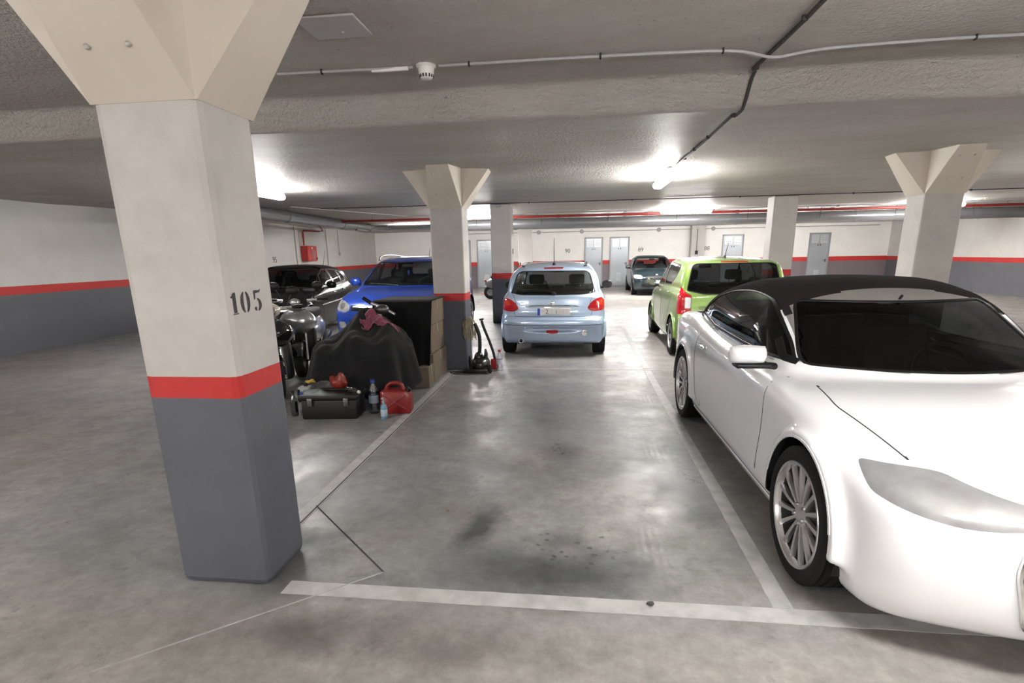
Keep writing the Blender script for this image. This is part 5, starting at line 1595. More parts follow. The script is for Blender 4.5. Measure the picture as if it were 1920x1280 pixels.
# ------------------------------------------------------------------ black hatchback facing the camera, near the left wall
def car_black(loc, rz):
    P = mat('paint_black', (0.004, 0.004, 0.005), 0.22, coat=0.0, spec=.12)
    spec = dict(
        size=(4.23, 1.75, 1.42), voxel=.019, paint=P, wheel_r=.315, arch=.35, axles=(.76, 3.42),
        lower=dict(side=[(0, .42), (.0, .58), (.05, .68), (.4, .80), (1.0, .90), (1.4, .935), (2.5, .94), (3.4, .97), (3.95, .98), (4.1, .9), (4.16, .7), (4.22, .55), (4.2, .35), (4.1, .25), (3.4, .2), (2, .18), (.5, .18), (.1, .22)],
                   plan=[(-.2, .66), (.05, .70), (.2, .79), (.6, .85), (1.2, .87), (2.6, .875), (3.4, .865), (3.9, .82), (4.3, .76)],
                   front=[(.05, .78), (.2, .82), (.4, .86), (.6, .875), (.8, .86), (.93, .83), (1.05, .79), (1.2, .72)], k=.12, k2=.07, bow_r=.15, bow_f=.32, crown=.05),
        green=dict(side=[(1.35, .89), (1.7, 1.12), (2.05, 1.32), (2.35, 1.395), (2.8, 1.42), (3.3, 1.39), (3.75, 1.31), (3.92, 1.18), (4.08, .98), (3.9, .7), (2.6, .6), (1.6, .7)],
                   plan=[(1.1, .72), (1.6, .80), (2.4, .82), (3.2, .80), (3.8, .74), (4.2, .66)],
                   front=[(.5, .84), (.9, .82), (1.0, .79), (1.2, .70), (1.33, .615), (1.42, .55), (1.6, .45)], k=.12, k2=.09, bow_r=.15, bow_f=.36, crown=.09),
        blend=.045, flares=[(.76, .38, .875, .12, .06), (3.42, .38, .875, .12, .06)],
        windshield=rpoly([(-.70, .955), (.70, .955), (.58, 1.32), (-.58, 1.32)], .06), ws_y=(1.1, 2.5), ws_glass=M['glass_smoke'],
        rear_window=rpoly([(-.55, 1.02), (.55, 1.02), (.50, 1.27), (-.50, 1.27)], .05), glass=M['glass_dark'], seal_mat=M['chrome'],
        side_windows=[rpoly([(1.80, .985), (2.55, .985), (2.52, 1.315), (2.32, 1.31), (2.05, 1.21)], .03), rpoly([(2.62, .985), (3.15, 1.0), (3.13, 1.29), (2.60, 1.32)], .03), rpoly([(3.2, 1.005), (3.56, 1.04), (3.5, 1.15), (3.36, 1.24), (3.19, 1.285)], .04)],
        regions=[
            ('headlight', rpoly([(.42, .62), (.78, .62), (.80, .72), (.5, .71)], .03), 'front', 0, M['head_lens']), ('headlight', mirror_x(rpoly([(.42, .62), (.78, .62), (.80, .72), (.5, .71)], .03)), 'front', 0, M['head_lens']),
            ('bumper', [(-.95, .1), (.95, .1), (.95, .56), (-.95, .56)], 'front', 0, P),
            ('front_door', rpoly([(1.55, .33), (2.58, .27), (2.6, 1.34), (2.2, 1.34), (1.6, .98)], .04), 'side', 0, P),
            ('rear_door', rpoly([(2.6, .27), (3.0, .32), (3.2, .7), (3.3, 1.0), (3.2, 1.31), (2.6, 1.34)], .04), 'side', 0, P),
            ('hood', rpoly([(-.64, .06), (.64, .06), (.74, .6), (.74, 1.45), (-.74, 1.45), (-.74, .6)], .04), 'top', 0, P)],
        nmin={'hood': .5},
        gaps=[([(2.6, .28), (2.6, .95)], 'side', .006), ([(1.55, .33), (1.6, .95)], 'side', .006)],
        strips=[('waist_strip', [(1.75, .96), (2.6, .96), (3.2, .978), (3.56, 1.01)], 'side', .016, .006, M['chrome']),
                ('side_moulding', [(1.5, .62), (3.0, .64)], 'side', .02, .006, M['chrome'])],
        tire_w=.205, wheel=dict(n=10, w0=.07, w1=.10, mat=M['alloy'], rim=.70))
    r, B = build_car(spec, 'car', 'glossy black hatchback parked near the left wall, chrome window line', loc, rz)
    for sd in (1, -1):
        door_mirror(r, sd * .83, 1.88, 1.0, sd, P, (.21, .12, .14), out=.13)
    handles(r, B, [(2.42, .83), (3.12, .86)], M['chrome'])
    for k in (-1, 1):
        mb = MB()
        q, n = B.on([(k * .05, .52), (k * .05, .62), (k * .22, .62), (k * .24, .52), (k * .05, .52)], 'front')
        if len(q) > 2: mb.tube([tuple(p + m_ * .004) for p, m_ in zip(q, n)], .012, 6); mb.build('grille', M['chrome'], r)
    for x0 in (-.3, .3):
        q, n = B.on([(x0 + .28, .955), (x0 - .28, .985)], 'front')
        if len(q) > 1:
            mb = MB(); mb.tube([tuple(p + m_ * .012) for p, m_ in zip(q, n)], .008, 6); mb.build('wiper', M['black_plastic'], r)
    tube_part(r, 'antenna', [(.25, 3.55, 1.34), (.28, 3.72, 1.72)], [.006, .003], M['black_plastic'], 6)
    plate(r, (0, -.005, .42), -1)
    make_cabin(r, 1.66, 2.2, 3.0, .78, zdash=.93, hz=1.1)
    inner_mirror(r, 2.05, 1.24)
    return r

# ------------------------------------------------------------------ dark teal saloon facing the camera, by the far wall
def car_teal(loc, rz):
    P = mat('paint_dark_teal', (0.003, 0.022, 0.031), 0.28, metal=0.2, coat=1.0)
    hl = rpoly([(.50, .60), (.78, .62), (.80, .70), (.72, .745), (.52, .725)], .05)
    spec = dict(
        size=(4.20, 1.68, 1.42), voxel=.021, paint=P, wheel_r=.29, arch=.325, axles=(.80, 3.28),
        lower=dict(side=[(0, .45), (.0, .58), (.06, .68), (.35, .78), (.9, .88), (1.2, .92), (2.4, .93), (3.2, .96), (3.7, .98), (4.05, .97), (4.15, .85), (4.2, .6), (4.18, .38), (4.05, .25), (3.2, .2), (2, .18), (.5, .18), (.1, .24)],
                   plan=[(-.2, .62), (.05, .66), (.2, .75), (.6, .81), (1.2, .835), (2.6, .84), (3.4, .83), (3.9, .78), (4.3, .7)],
                   front=[(.05, .74), (.2, .78), (.4, .825), (.6, .84), (.8, .825), (.93, .80), (1.05, .76), (1.2, .7)], k=.12, k2=.07, bow_r=.15, bow_f=.30, crown=.05),
        green=dict(side=[(1.15, .88), (1.5, 1.12), (1.8, 1.33), (2.1, 1.40), (2.5, 1.42), (2.95, 1.38), (3.3, 1.22), (3.62, 1.0), (3.5, .7), (2.4, .6), (1.4, .7)],
                   plan=[(.9, .70), (1.4, .78), (2.2, .79), (2.9, .77), (3.4, .71), (3.8, .6)],
                   front=[(.5, .82), (.9, .80), (1.0, .77), (1.2, .68), (1.33, .60), (1.42, .54), (1.6, .44)], k=.12, k2=.08, bow_r=.2, bow_f=.36, crown=.09),
        blend=.045,
        windshield=rpoly([(-.67, .945), (.67, .945), (.54, 1.33), (-.54, 1.33)], .06), ws_y=(.95, 2.2), ws_glass=M['glass'],
        rear_window=rpoly([(-.5, 1.04), (.5, 1.04), (.45, 1.28), (-.45, 1.28)], .04),
        side_windows=[rpoly([(1.52, .97), (2.25, .97), (2.23, 1.31), (2.05, 1.31), (1.82, 1.22)], .03), rpoly([(2.32, .97), (3.05, .99), (2.9, 1.26), (2.32, 1.31)], .03)],
        regions=[
            ('headlight', hl, 'front', 0, M['white_lens']), ('headlight', mirror_x(hl), 'front', 0, M['white_lens']),
            ('grille', rpoly([(-.40, .60), (.40, .60), (.42, .70), (-.42, .70)], .03), 'front', 0, M['black_plastic']),
            ('air_intake', rpoly([(-.5, .30), (.5, .30), (.55, .42), (-.55, .42)], .03), 'front', 0, M['black_plastic']),
            ('bumper', [(-.95, .1), (.95, .1), (.95, .56), (-.95, .56)], 'front', 0, P),
            ('hood', rpoly([(-.62, .06), (.62, .06), (.72, .6), (.72, 1.25), (-.72, 1.25), (-.72, .6)], .04), 'top', 0, P)],
        nmin={'hood': .5},
        gaps=[(rpoly([(-.72, 1.2), (-.71, .6), (-.60, .08), (.60, .08), (.71, .6), (.72, 1.2)], .05), 'top', .012), ([(-.80, .565), (.80, .565)], 'front', .012)],
        tire_w=.19, wheel=dict(n=6, w0=.22, w1=.26, mat=M['alloy_dark'], rim=.64))
    r, B = build_car(spec, 'car', 'dark teal saloon facing out from the far wall', loc, rz)
    for sd in (1, -1):
        door_mirror(r, sd * .79, 1.55, .99, sd, M['black_gloss'], (.20, .11, .14), out=.12)
    q, n = B.on([(0, .73)], 'front')
    mb = MB(); mb.ellipsoid(tuple(q[0]), (.05, .02, .035)); mb.build('badge', M['chrome'], r)
    plate(r, (-.0, -.012, .50), -1)
    make_cabin(r, 1.42, 1.95, 2.7, .76, zdash=.92, hz=1.1)
    inner_mirror(r, 1.82, 1.26)
    return r
# ================================================================== smaller things
def scooter(name, label, loc, rz, paint, accent, screen=True, group=None):
    """faces local -y"""
    r = thing(name, label, 'scooter', loc, rz, group)
    blk = M['black_plastic']
    def wheel(y):
        mb = MB(); mb.lathe([(.12, -.05), (.19, -.06), (.225, -.045), (.235, -.02), (.235, .02), (.225, .045), (.19, .06), (.12, .05)], 32, c=(0, y, .235), rot=(0, math.pi / 2, 0), closed=True)
        o = mb.build('wheel', M['rubber'], r)
        mb = MB(); mb.lathe([(0, -.035), (.125, -.045), (.125, .045), (0, .035)], 24, c=(0, y, .235), rot=(0, math.pi / 2, 0)); mb.build('rim', M['alloy_dark'], o)
    wheel(.0); wheel(1.25)
    # front mudguard
    mb = MB(); vs = []; fs = []
    for i in range(13):
        a = math.radians(20 + 140 * i / 12)
        for q, (dx, dr) in enumerate([(-.075, .0), (-.06, .03), (0, .04), (.06, .03), (.075, .0)]):
            vs.append((dx, -(.245 + dr) * math.cos(a), .235 + (.245 + dr) * math.sin(a)))
    for i in range(12):
        for q in range(4): fs.append((i * 5 + q, i * 5 + q + 1, i * 5 + q + 6, i * 5 + q + 5))
    mb.add(vs, fs, True); mb.build('mudguard', M['black_gloss'], r)
    mb = MB()
    for sx in (-1, 1): mb.tube([(sx * .085, .0, .235), (sx * .075, .12, .62)], .022, 10)
    mb.build('fork', M['chrome'], r)
    # apron: lower black shield and upper painted dome
    mb = MB(); mb.box((0, .18, .42), (.40, .16, .46), rot=(-.16, 0, 0), bevel=.06, seg=3); mb.build('lower_shield', blk, r)
    mb = MB()
    mb.ellipsoid((0, .10, .745), (.215, .18, .175), rot=(-.25, 0, 0), seg=32, rings=20)
    vs = []
    for x, y, z in mb.v:
        vs.append((x * (1 + .12 * max(0, 1 - abs(z - .74) / .17)), y, z))
    mb.v = vs; dome = mb.build('front_cowl', paint, r)
    mb = MB(); mb.tube([(.20 * math.cos(a), .12 - .172 * math.cos(a * .0 + 0) * math.sin(a) * .98, .80) for a in [math.pi * k / 16 for k in range(17)]], .004, 6); mb.build('cowl_seam', M['seam'], dome)
    mb = MB(); mb.box((0, .35, .25), (.34, .42, .10), bevel=.03); mb.build('footboard', blk, r)
    mb = MB(); mb.ellipsoid((0, .98, .55), (.20, .46, .22), seg=24, rings=14); mb.build('rear_body', paint, r)
    mb = MB(); mb.box((0, .85, .78), (.30, .72, .13), bevel=.055, seg=3); mb.build('seat', M['seat_cloth'], r)
    mb = MB(); mb.ellipsoid((0, 1.42, .66), (.10, .05, .05), seg=16, rings=10); mb.build('tail_light', M['red_lens'], r)
    # headset, bars
    mb = MB(); mb.ellipsoid((0, .14, 1.0), (.13, .12, .085), seg=24, rings=14); hs = mb.build('headset', accent, r)
    mb = MB(); mb.ellipsoid((0, .035, .995), (.075, .03, .06), seg=18, rings=10); mb.build('headlight', M['head_lens'], hs)
    mb = MB(); mb.tube([(-.34, .24, 1.02), (-.16, .17, 1.01), (.16, .17, 1.01), (.34, .24, 1.02)], .02, 10); mb.build('handlebar', M['alloy'], r)
    for sx in (-1, 1):
        mb = MB(); mb.tube([(sx * .25, .205, 1.02), (sx * .385, .258, 1.022)], .022, 12); mb.build('grip', blk, r)
        mb = MB(); mb.tube([(sx * .20, .15, 1.01), (sx * .28, .13, .995), (sx * .40, .20, .985)], .008, 6); mb.build('brake_lever', M['alloy_dark'], r)
        mb = MB(); mb.tube([(sx * .21, .20, 1.03), (sx * .24, .20, 1.12), (sx * .27, .19, 1.17)], .007, 6)
        o = mb.build('mirror_stalk', blk, r)
        mb = MB(); mb.ellipsoid((sx * .28, .19, 1.21), (.075, .022, .05), rot=(0, 0, 0), seg=18, rings=10); mb.build('mirror', blk, o)
    if screen:
        pts = rpoly([(-.17, .0), (.17, .0), (.14, .17), (.07, .25), (-.07, .25), (-.14, .17)], .05)
        mb = MB(); mb.prism(pts, .005, c=(0, .0, .93), rot=(1.15, 0, 0)); mb.build('windscreen', M['black_gloss'], r)
    mb = MB(); mb.tube([(-.12, .72, .30), (-.19, .70, .16), (-.25, .66, .03), (-.28, .62, .006)], .012, 8); mb.tube([(-.25, .64, .012), (-.31, .60, .008)], .018, 8); mb.build('kickstand', blk, r)
    mb = MB(); mb.tube([(.16, .95, .30), (.17, 1.2, .36), (.17, 1.5, .40)], [.03, .05, .055], 12); mb.build('exhaust', M['alloy_dark'], r)
    return r

def bottle_lathe(r, h, neck=.28, nr=.4):
    return [(0, .002), (r * .85, 0), (r, r * .2), (r, h * .30), (r * .94, h * .34), (r * .94, h * .42), (r, h * .46), (r, h * (1 - neck) * .95), (r * .86, h * (1 - neck) * 1.06), (r * nr, h * .93), (r * nr * .9, h * .96), (r * nr * .9, h)]

def build_items():
    quilt = mat('quilted_cover', (.011, .0112, .0122), .95, spec=.2, sheen=.08)
    nt = quilt.node_tree; b = nt.nodes['Principled BSDF']
    tc = nt.nodes.new('ShaderNodeTexCoord')
    wv = nt.nodes.new('ShaderNodeTexWave'); wv.inputs['Scale'].default_value = 42; wv.inputs['Distortion'].default_value = 1.6; wv.inputs['Detail'].default_value = 2; wv.bands_direction = 'DIAGONAL'
    nt.links.new(tc.outputs['Object'], wv.inputs['Vector'])
    bp = nt.nodes.new('ShaderNodeBump'); bp.inputs['Strength'].default_value = .6; bp.inputs['Distance'].default_value = .006
    nt.links.new(wv.outputs[1], bp.inputs['Height']); nt.links.new(bp.outputs[0], b.inputs['Normal'])
    blk = M['black_plastic']
    card = mat('cardboard', (.17, .13, .092), .85, noise=(6, .6, (.13, .098, .07)))
    tape = mat('packing_tape', (.24, .20, .15), .4)

    # cardboard boxes against the middle pillar, under a dark cover
    def carton(label, x, y, z, w, d, h, rz=0):
        k = thing('cardboard_box', label, 'box', (x, y, z), rz, 'cardboard boxes under the dark cover')
        mb = MB(); mb.box((0, 0, h / 2), (w, d, h - .004), bevel=.006, seg=1); mb.build('carton', card, k)
        mb = MB(); mb.box((0, 0, h - .001), (w * .99, .05, .003)); mb.box((w / 2 + .001, 0, h - .06), (.003, .05, .11)); mb.box((-w / 2 - .001, 0, h - .06), (.003, .05, .11)); mb.build('tape', tape, k)
    carton('bottom cardboard box of the covered stack by the middle pillar', -2.16, 6.98, 0, .68, .70, .36)
    carton('middle cardboard box of the covered stack by the middle pillar', -2.17, 6.97, .36, .66, .68, .36)
    carton('top cardboard box of the covered stack by the middle pillar', -2.16, 6.98, .72, .66, .68, .30)
    carton('small cardboard box on the floor in front of the covered stack', -1.95, 6.42, 0, .30, .26, .26, .04)
    # dark cloth over the stack: top, front and left hang
    cl = mat('dark_cloth', (.0085, .0085, .009), .95, spec=.15, sheen=.04)
    mb = MB(); vs = []; fs = []
    nx, nz = 26, 22
    xs_ = np.linspace(-2.56, -1.80, nx)
    prof = [(7.36, 1.035), (7.15, 1.04), (6.95, 1.035), (6.75, 1.04), (6.64, 1.035)]
    prof += [(6.615 - .012 * k, 1.02 - k * .047) for k in range(nz - 4)]
    for j, (py, pz) in enumerate(prof):
        for i, x in enumerate(xs_):
            t = max(0, j - 4) / (nz - 5)
            fold = .022 * math.sin(i * 1.15 + .4) * t + .012 * math.sin(i * 2.3 + 1) * t
            hem = .05 * math.sin(i * .5) * t
            vs.append((x + .02 * t * math.sin(i * .9), py - .02 * t + fold, pz + hem))
    m_ = len(prof)
    for j in range(m_ - 1):
        for i in range(nx - 1):
            fs.append((j * nx + i, j * nx + i + 1, (j + 1) * nx + i + 1, (j + 1) * nx + i))
    mb.add(vs, fs, True)
    o = mb.build('box_cover', cl); sd = o.modifiers.new('thick', 'SOLIDIFY'); sd.thickness = .006; sd.offset = 1
    tag(o, 'dark cloth hanging over the tall cardboard stack by the middle pillar', 'cloth')

    # motorcycle under the quilted cover, only its bar end looks out
    k = thing('motorcycle', 'motorcycle hidden under the black quilted cover, one grip showing', 'motorcycle', (-2.45, 5.9, 0))
    for y in (-.52, .62):
        mb = MB(); mb.lathe([(.20, -.05), (.27, -.06), (.30, -.02), (.30, .02), (.27, .06), (.20, .05)], 28, c=(-.05 if y < 0 else .05, y * .55, .30), rot=(0, math.pi / 2, .9), closed=True); mb.build('wheel', M['rubber'], k)
    mb = MB(); mb.ellipsoid((-.0, .05, .50), (.16, .26, .13), seg=20, rings=12); mb.build('tank', blk, k)
    mb = MB(); mb.box((.1, .15, .38), (.30, .40, .34), bevel=.06); mb.build('engine', M['steel_dark'], k)
    mb = MB(); mb.tube([(.28, .40, .90), (.10, .42, .99), (-.02, .44, 1.03)], .017, 10); mb.tube([(.08, .42, .99), (.10, .38, .7), (.1, .3, .4)], .03, 10); mb.build('handlebar', M['alloy'], k)
    mb = MB(); mb.tube([(-.02, .44, 1.03), (-.12, .46, 1.09)], .023, 12); mb.build('grip', blk, k)
    mb = MB(); mb.ellipsoid((.12, .40, .96), (.09, .07, .06), seg=16, rings=10); mb.build('instrument', M['alloy_dark'], k)

    # the quilted cover
    mb = MB(); vs = []; fs = []
    nt_, nr = 96, 30
    c0 = np.array([-2.42, 5.88])
    def top(x, y):
        g = lambda cx, cy, sx, sy, a: a * math.exp(-((x - cx) / sx) ** 2 - ((y - cy) / sy) ** 2)
        return .63 + g(-2.50, 6.12, .17, .28, .30) + g(-2.15, 6.1, .32, .40, .20) + g(-2.85, 5.75, .25, .3, .06) + g(-2.35, 5.6, .2, .2, .08)
    for j in range(nr):
        t = (j + 1) / nr
        for i in range(nt_):
            a = 2 * math.pi * i / nt_
            ca, sa = math.cos(a), math.sin(a)
            n_ = 2.7
            R = 1 / (abs(ca) ** n_ + abs(sa) ** n_) ** (1 / n_)
            f = .10 * math.sin(5 * a + .8) + .06 * math.sin(9 * a + 2.0) + .035 * math.sin(17 * a)
            spread = min(t / .62, 1) ** .9 * .86 + max(0, t - .62) / .38 * .14
            rx = .60 * spread * (1 + f * max(0, t - .3) * .9)
            ry = .54 * spread * (1 + f * max(0, t - .3) * .9)
            x = c0[0] + R * ca * rx; y = c0[1] + R * sa * ry
            hem = .13 + .16 * max(0, -ca) + .05 * math.sin(3 * a + 1) + .10 * max(0, -sa) * max(0, -ca)
            q = max(0, (t - .45) / .55)
            z0 = top(x, y)
            drop = q ** 1.25
            z = z0 * (1 - drop) + hem * drop
            z += .03 * math.sin(x * 15 + y * 9) * min(1, t * 2) * (1 - drop * .5) + .012 * math.sin(x * 31 - y * 23)
            # creases running down from the peak
            z += .05 * math.sin(7 * math.atan2(y - 6.16, x + 2.5)) * math.exp(-(math.hypot(x + 2.5, y - 6.16) - .35) ** 2 / .06) * (1 - drop * .4)
            vs.append((x, y, z))
    vs.append((c0[0], c0[1], top(*c0) + .01))
    for j in range(nr - 1):
        for i in range(nt_):
            l = (i + 1) % nt_
            fs.append((j * nt_ + i, (j + 1) * nt_ + i, (j + 1) * nt_ + l, j * nt_ + l))
    for i in range(nt_): fs.append((len(vs) - 1, i, (i + 1) % nt_))
    mb.add(vs, fs, True)
    o = mb.build('quilted_cover', quilt, angle=180); sd = o.modifiers.new('thick', 'SOLIDIFY'); sd.thickness = .010
    tag(o, 'black quilted cover draped over a motorcycle left of the empty bay', 'cover')
    # pink cloth lying on it
    CV = np.array(vs)
    def cover_z(x, y):
        d = np.hypot(CV[:, 0] - x, CV[:, 1] - y)
        q = np.argsort(d)[:5]; w = 1 / (d[q] + .004)
        return float((CV[q, 2] * w).sum() / w.sum())
    mb = MB(); vs = []; fs = []
    nu, nv = 48, 20
    for i in range(nu):
        for j in range(nv):
            u = i / (nu - 1); v = j / (nv - 1) - .5
            x = -2.42 + u * .40 + .02 * math.sin(v * 9); y = 5.93 + v * (.20 - .10 * u) + .03 * math.sin(u * 7)
            z = cover_z(x, y) + .024 + .010 * math.sin(u * 15 + v * 9) + .007 * math.sin(u * 27 - v * 13) + .03 * math.exp(-((u - .25) / .18) ** 2)
            vs.append((x, y, z))
    for i in range(nu - 1):
        for j in range(nv - 1):
            fs.append((i * nv + j, (i + 1) * nv + j, (i + 1) * nv + j + 1, i * nv + j + 1))
    mb.add(vs, fs, True)
    o = mb.build('pink_cloth', mat('pink_cloth', (.20, .035, .07), .85, sheen=.3, bump=(60, .3, .004)), angle=180); sd = o.modifiers.new('thick', 'SOLIDIFY'); sd.thickness = .006
    tag(o, 'crumpled dark pink cloth lying on the black quilted cover', 'cloth')

    # black toolbox
    k = thing('toolbox', 'long black plastic toolbox on the floor in front of the covered motorcycle', 'toolbox', (-2.47, 5.10, 0), .10)
    mb = MB(); mb.box((0, 0, .10), (.56, .30, .20), bevel=.02, seg=2); mb.build('box_body', blk, k)
    mb = MB(); mb.box((0, 0, .228), (.60, .34, .055), bevel=.018, seg=2); lid = mb.build('lid', blk, k)
    mb = MB(); mb.tube([(-.10, .05, .25), (-.10, .05, .262), (.10, .05, .262), (.10, .05, .25)], .010, 8); mb.build('handle', blk, lid)
    for sx in (-.18, .18):
        mb = MB(); mb.box((sx, -.168, .185), (.05, .018, .08), bevel=.006); mb.build('latch', M['alloy_dark'], k)
    # red bag and plastic bottles on the toolbox
    mb = MB(); mb.ellipsoid((0, 0, .075), (.085, .07, .075), seg=24, rings=14)
    mb.v = [(x * (1 + .15 * math.sin(7 * math.atan2(y, x) + z * 30)), y * (1 + .12 * math.sin(5 * math.atan2(y, x))), z + .025 * math.sin(x * 60) * (z > .09)) for x, y, z in mb.v]
    o = mb.build('plastic_bag', mat('bag_red', (.22, .025, .014), .35), loc=(-2.44, 5.20, .258)); tag(o, 'crumpled red plastic bag on the black toolbox', 'bag')
    clear = glass_mat('clear_plastic', (.80, .84, .86), .08, .06); 
    def lying(label, x, y, z, r, h, rz, capm):
        k = thing('plastic_bottle', label, 'bottle', (x, y, z), rz)
        mb = MB(); mb.lathe(bottle_lathe(r, h), 18, c=(0, 0, r), rot=(math.pi / 2, 0, 0)); mb.build('bottle_body', clear, k)
        mb = MB(); mb.lathe([(0, 0), (.015, 0), (.015, .02), (0, .02)], 12, c=(0, -h * .97, r), rot=(math.pi / 2, 0, 0)); mb.build('bottle_cap', capm, k)
    blue = mat('cap_blue', (.02, .05, .25), .4); wht = mat('cap_white', (.7, .7, .68), .4)
    lying('clear plastic bottle lying on the right end of the toolbox', -2.30, 5.06, .259, .032, .20, 1.0, wht)
    lying('clear plastic bottle with blue cap lying under the red bag', -2.60, 5.04, .259, .03, .18, -.5, blue)
    # water bottle, spray bottle, canister
    def standing(label, x, y, r, h, body, capm, cap_h=.03, liquid=None, band=None):
        k = thing('bottle', label, 'bottle', (x, y, 0))
        mb = MB(); mb.lathe(bottle_lathe(r, h), 22); mb.build('bottle_body', body, k)
        mb = MB(); mb.lathe([(0, 0), (r * .42, 0), (r * .42, cap_h), (0, cap_h)], 14, c=(0, 0, h - .008)); mb.build('bottle_cap', capm, k)
        if liquid:
            mb = MB(); mb.lathe([(0, .006), (r * .82, .006), (r * .93, r * .25), (r * .9, h * liquid[0]), (0, h * liquid[0])], 18); mb.build('liquid', liquid[1], k)
        if band:
            mb = MB(); mb.lathe([(r * 1.004, h * .34), (r * 1.012, h * .345), (r * 1.012, h * .58), (r * 1.004, h * .585)], 22, closed=True); mb.build('wrapper', band, k)
        return k
    standing('large clear water bottle with dark blue cap beside the red canister', -2.09, 5.22, .052, .33, glass_mat('bottle_blueish', (.62, .72, .78), .08, .12), blue, band=mat('label_grey', (.22, .27, .33), .5))
    standing('small clear bottle of dark liquid left of the toolbox', -2.88, 5.06, .038, .24, clear, blk, liquid=(.62, mat('dark_liquid', (.012, .010, .010), .1)))
    standing('clear plastic bottle with red cap beside the vacuum cleaner', -1.08, 7.36, .047, .27, glass_mat('bottle_clear', (.86, .88, .92), .08, .10), mat('cap_red', (.42, .02, .05), .4), band=mat('label_pale', (.55, .57, .66), .5))
    k = thing('spray_bottle', 'small light blue pump bottle in front of the red canister', 'bottle', (-1.915, 5.02, 0))
    lb = mat('bottle_lightblue', (.16, .30, .42), .3, coat=.5)
    mb = MB(); mb.lathe([(0, 0), (.030, 0), (.034, .01), (.034, .12), (.028, .14), (.012, .155), (.012, .165), (0, .165)], 20); mb.build('bottle_body', lb, k)
    mb = MB(); mb.lathe([(0, .16), (.014, .16), (.014, .185), (.005, .187), (.005, .21), (0, .21)], 14); mb.box((0, -.012, .215), (.018, .045, .014), bevel=.004); mb.build('pump', mat('pump_grey', (.35, .42, .46), .4), k)
    mb = MB(); mb.lathe([(.0345, .03), (.0352, .031), (.0352, .10), (.0345, .101)], 20, closed=True); mb.build('wrapper', mat('label_white', (.42, .52, .62), .5), k)
    # red jerrycan
    rc = mat('canister_red', (.22, .010, .009), .4, coat=.2)
    k = thing('fuel_canister', 'red plastic fuel canister on the floor at the edge of the bay', 'canister', (-1.86, 5.27, 0), .12)
    pg = rpoly([(-.155, 0), (.155, 0), (.155, .19), (.10, .245), (-.14, .245), (-.155, .22)], [.03, .03, .05, .03, .02, .02])
    mb = MB()
    n_ = len(pg)
    prof = [(.86, -.09), (1, -.075), (1, .075), (.86, .09)]
    cx, cy = 0, .14
    vs = []; fs = []
    for s_, yy in prof:
        for x, z in pg: vs.append((cx + (x - cx) * s_, yy, cy + (z - cy) * s_))
    for j in range(3):
        for i in range(n_): fs.append((j * n_ + i, j * n_ + (i + 1) % n_, (j + 1) * n_ + (i + 1) % n_, (j + 1) * n_ + i))
    fs += [tuple(range(n_))[::-1], tuple(3 * n_ + i for i in range(n_))]
    mb.add(vs, fs, True); mb.build('canister_body', rc, k, angle=50)
    mb = MB(); mb.tube([tuple(p) for p in spline([(-.11, 0, .235), (-.08, 0, .29), (-.02, 0, .312), (.05, 0, .295), (.08, 0, .238)], 5)], .020, 10); mb.build('handle', rc, k)
    mb = MB(); mb.lathe([(0, 0), (.026, 0), (.026, .035), (0, .035)], 16, c=(.118, 0, .225), rot=(0, .6, 0)); mb.build('canister_cap', blk, k)
    mb = MB()
    for s_ in (-1, 1):
        mb.tube([(-.12, s_ * .088, .05), (.11, s_ * .088, .20)], .008, 6); mb.tube([(-.12, s_ * .088, .20), (.11, s_ * .088, .05)], .008, 6)
    mb.build('ribs', rc, k)
    # pale plastic jug with a yellow cloth behind the toolbox
    k = thing('plastic_jug', 'pale grey plastic jug behind the left end of the toolbox', 'jug', (-2.86, 5.30, 0))
    mb = MB(); mb.box((0, 0, .13), (.15, .12, .26), bevel=.03, seg=3); mb.build('jug_body', mat('jug_plastic', (.28, .28, .285), .4), k)
    mb = MB(); mb.lathe([(0, .26), (.022, .26), (.022, .29), (0, .29)], 14); mb.build('jug_cap', blk, k)
    mb = MB(); mb.tube([(-.05, 0, .24), (-.05, -.07, .22), (-.05, -.075, .12), (-.05, -.05, .10)], .012, 8); mb.build('handle', blk, k)
    mb = MB(); mb.ellipsoid((0, 0, .018), (.05, .035, .02), seg=18, rings=8)
    mb.v = [(x * (1 + .2 * math.sin(z * 90 + y * 40)), y, max(0, z + .008 * math.sin(x * 80))) for x, y, z in mb.v]
    o = mb.build('sponge', mat('sponge_yellow', (.42, .28, .03), .8, bump=(60, .5, .004)), loc=(-2.80, 5.30, .29)); tag(o, 'small yellow sponge on top of the pale jug', 'sponge')

    # vacuum cleaner by the middle pillar
    k = thing('vacuum_cleaner', 'black vacuum cleaner with upright hose at the foot of the middle pillar', 'vacuum cleaner', (-1.33, 7.22, 0))
    bg = mat('vacuum_black', (.012, .012, .013), .3, coat=.5)
    mb = MB(); mb.ellipsoid((0, .06, .12), (.13, .19, .105), seg=24, rings=14); mb.box((0, .05, .045), (.25, .34, .05), bevel=.02); mb.build('motor_housing', bg, k)
    mb = MB(); mb.ellipsoid((-.02, .03, .20), (.065, .075, .085), seg=20, rings=12); mb.build('dust_bin', M['glass_smoke'] if False else bg, k)
    for sx in (-1, 1):
        mb = MB(); mb.lathe([(0, -.015), (.05, -.02), (.06, -.012), (.06, .012), (.05, .02), (0, .015)], 20, c=(sx * .125 + .02, -.05, .06), rot=(0, math.pi / 2, 0)); mb.build('wheel', M['rubber'], k)
    mb = MB(); mb.box((-.14, -.03, .022), (.20, .09, .035), bevel=.012); mb.build('floor_head', blk, k)
    ho = spline([(-.01, .02, .24), (.0, .02, .36), (-.005, .03, .50), (-.03, .05, .58), (-.07, .07, .66)], 8)
    mb = MB()
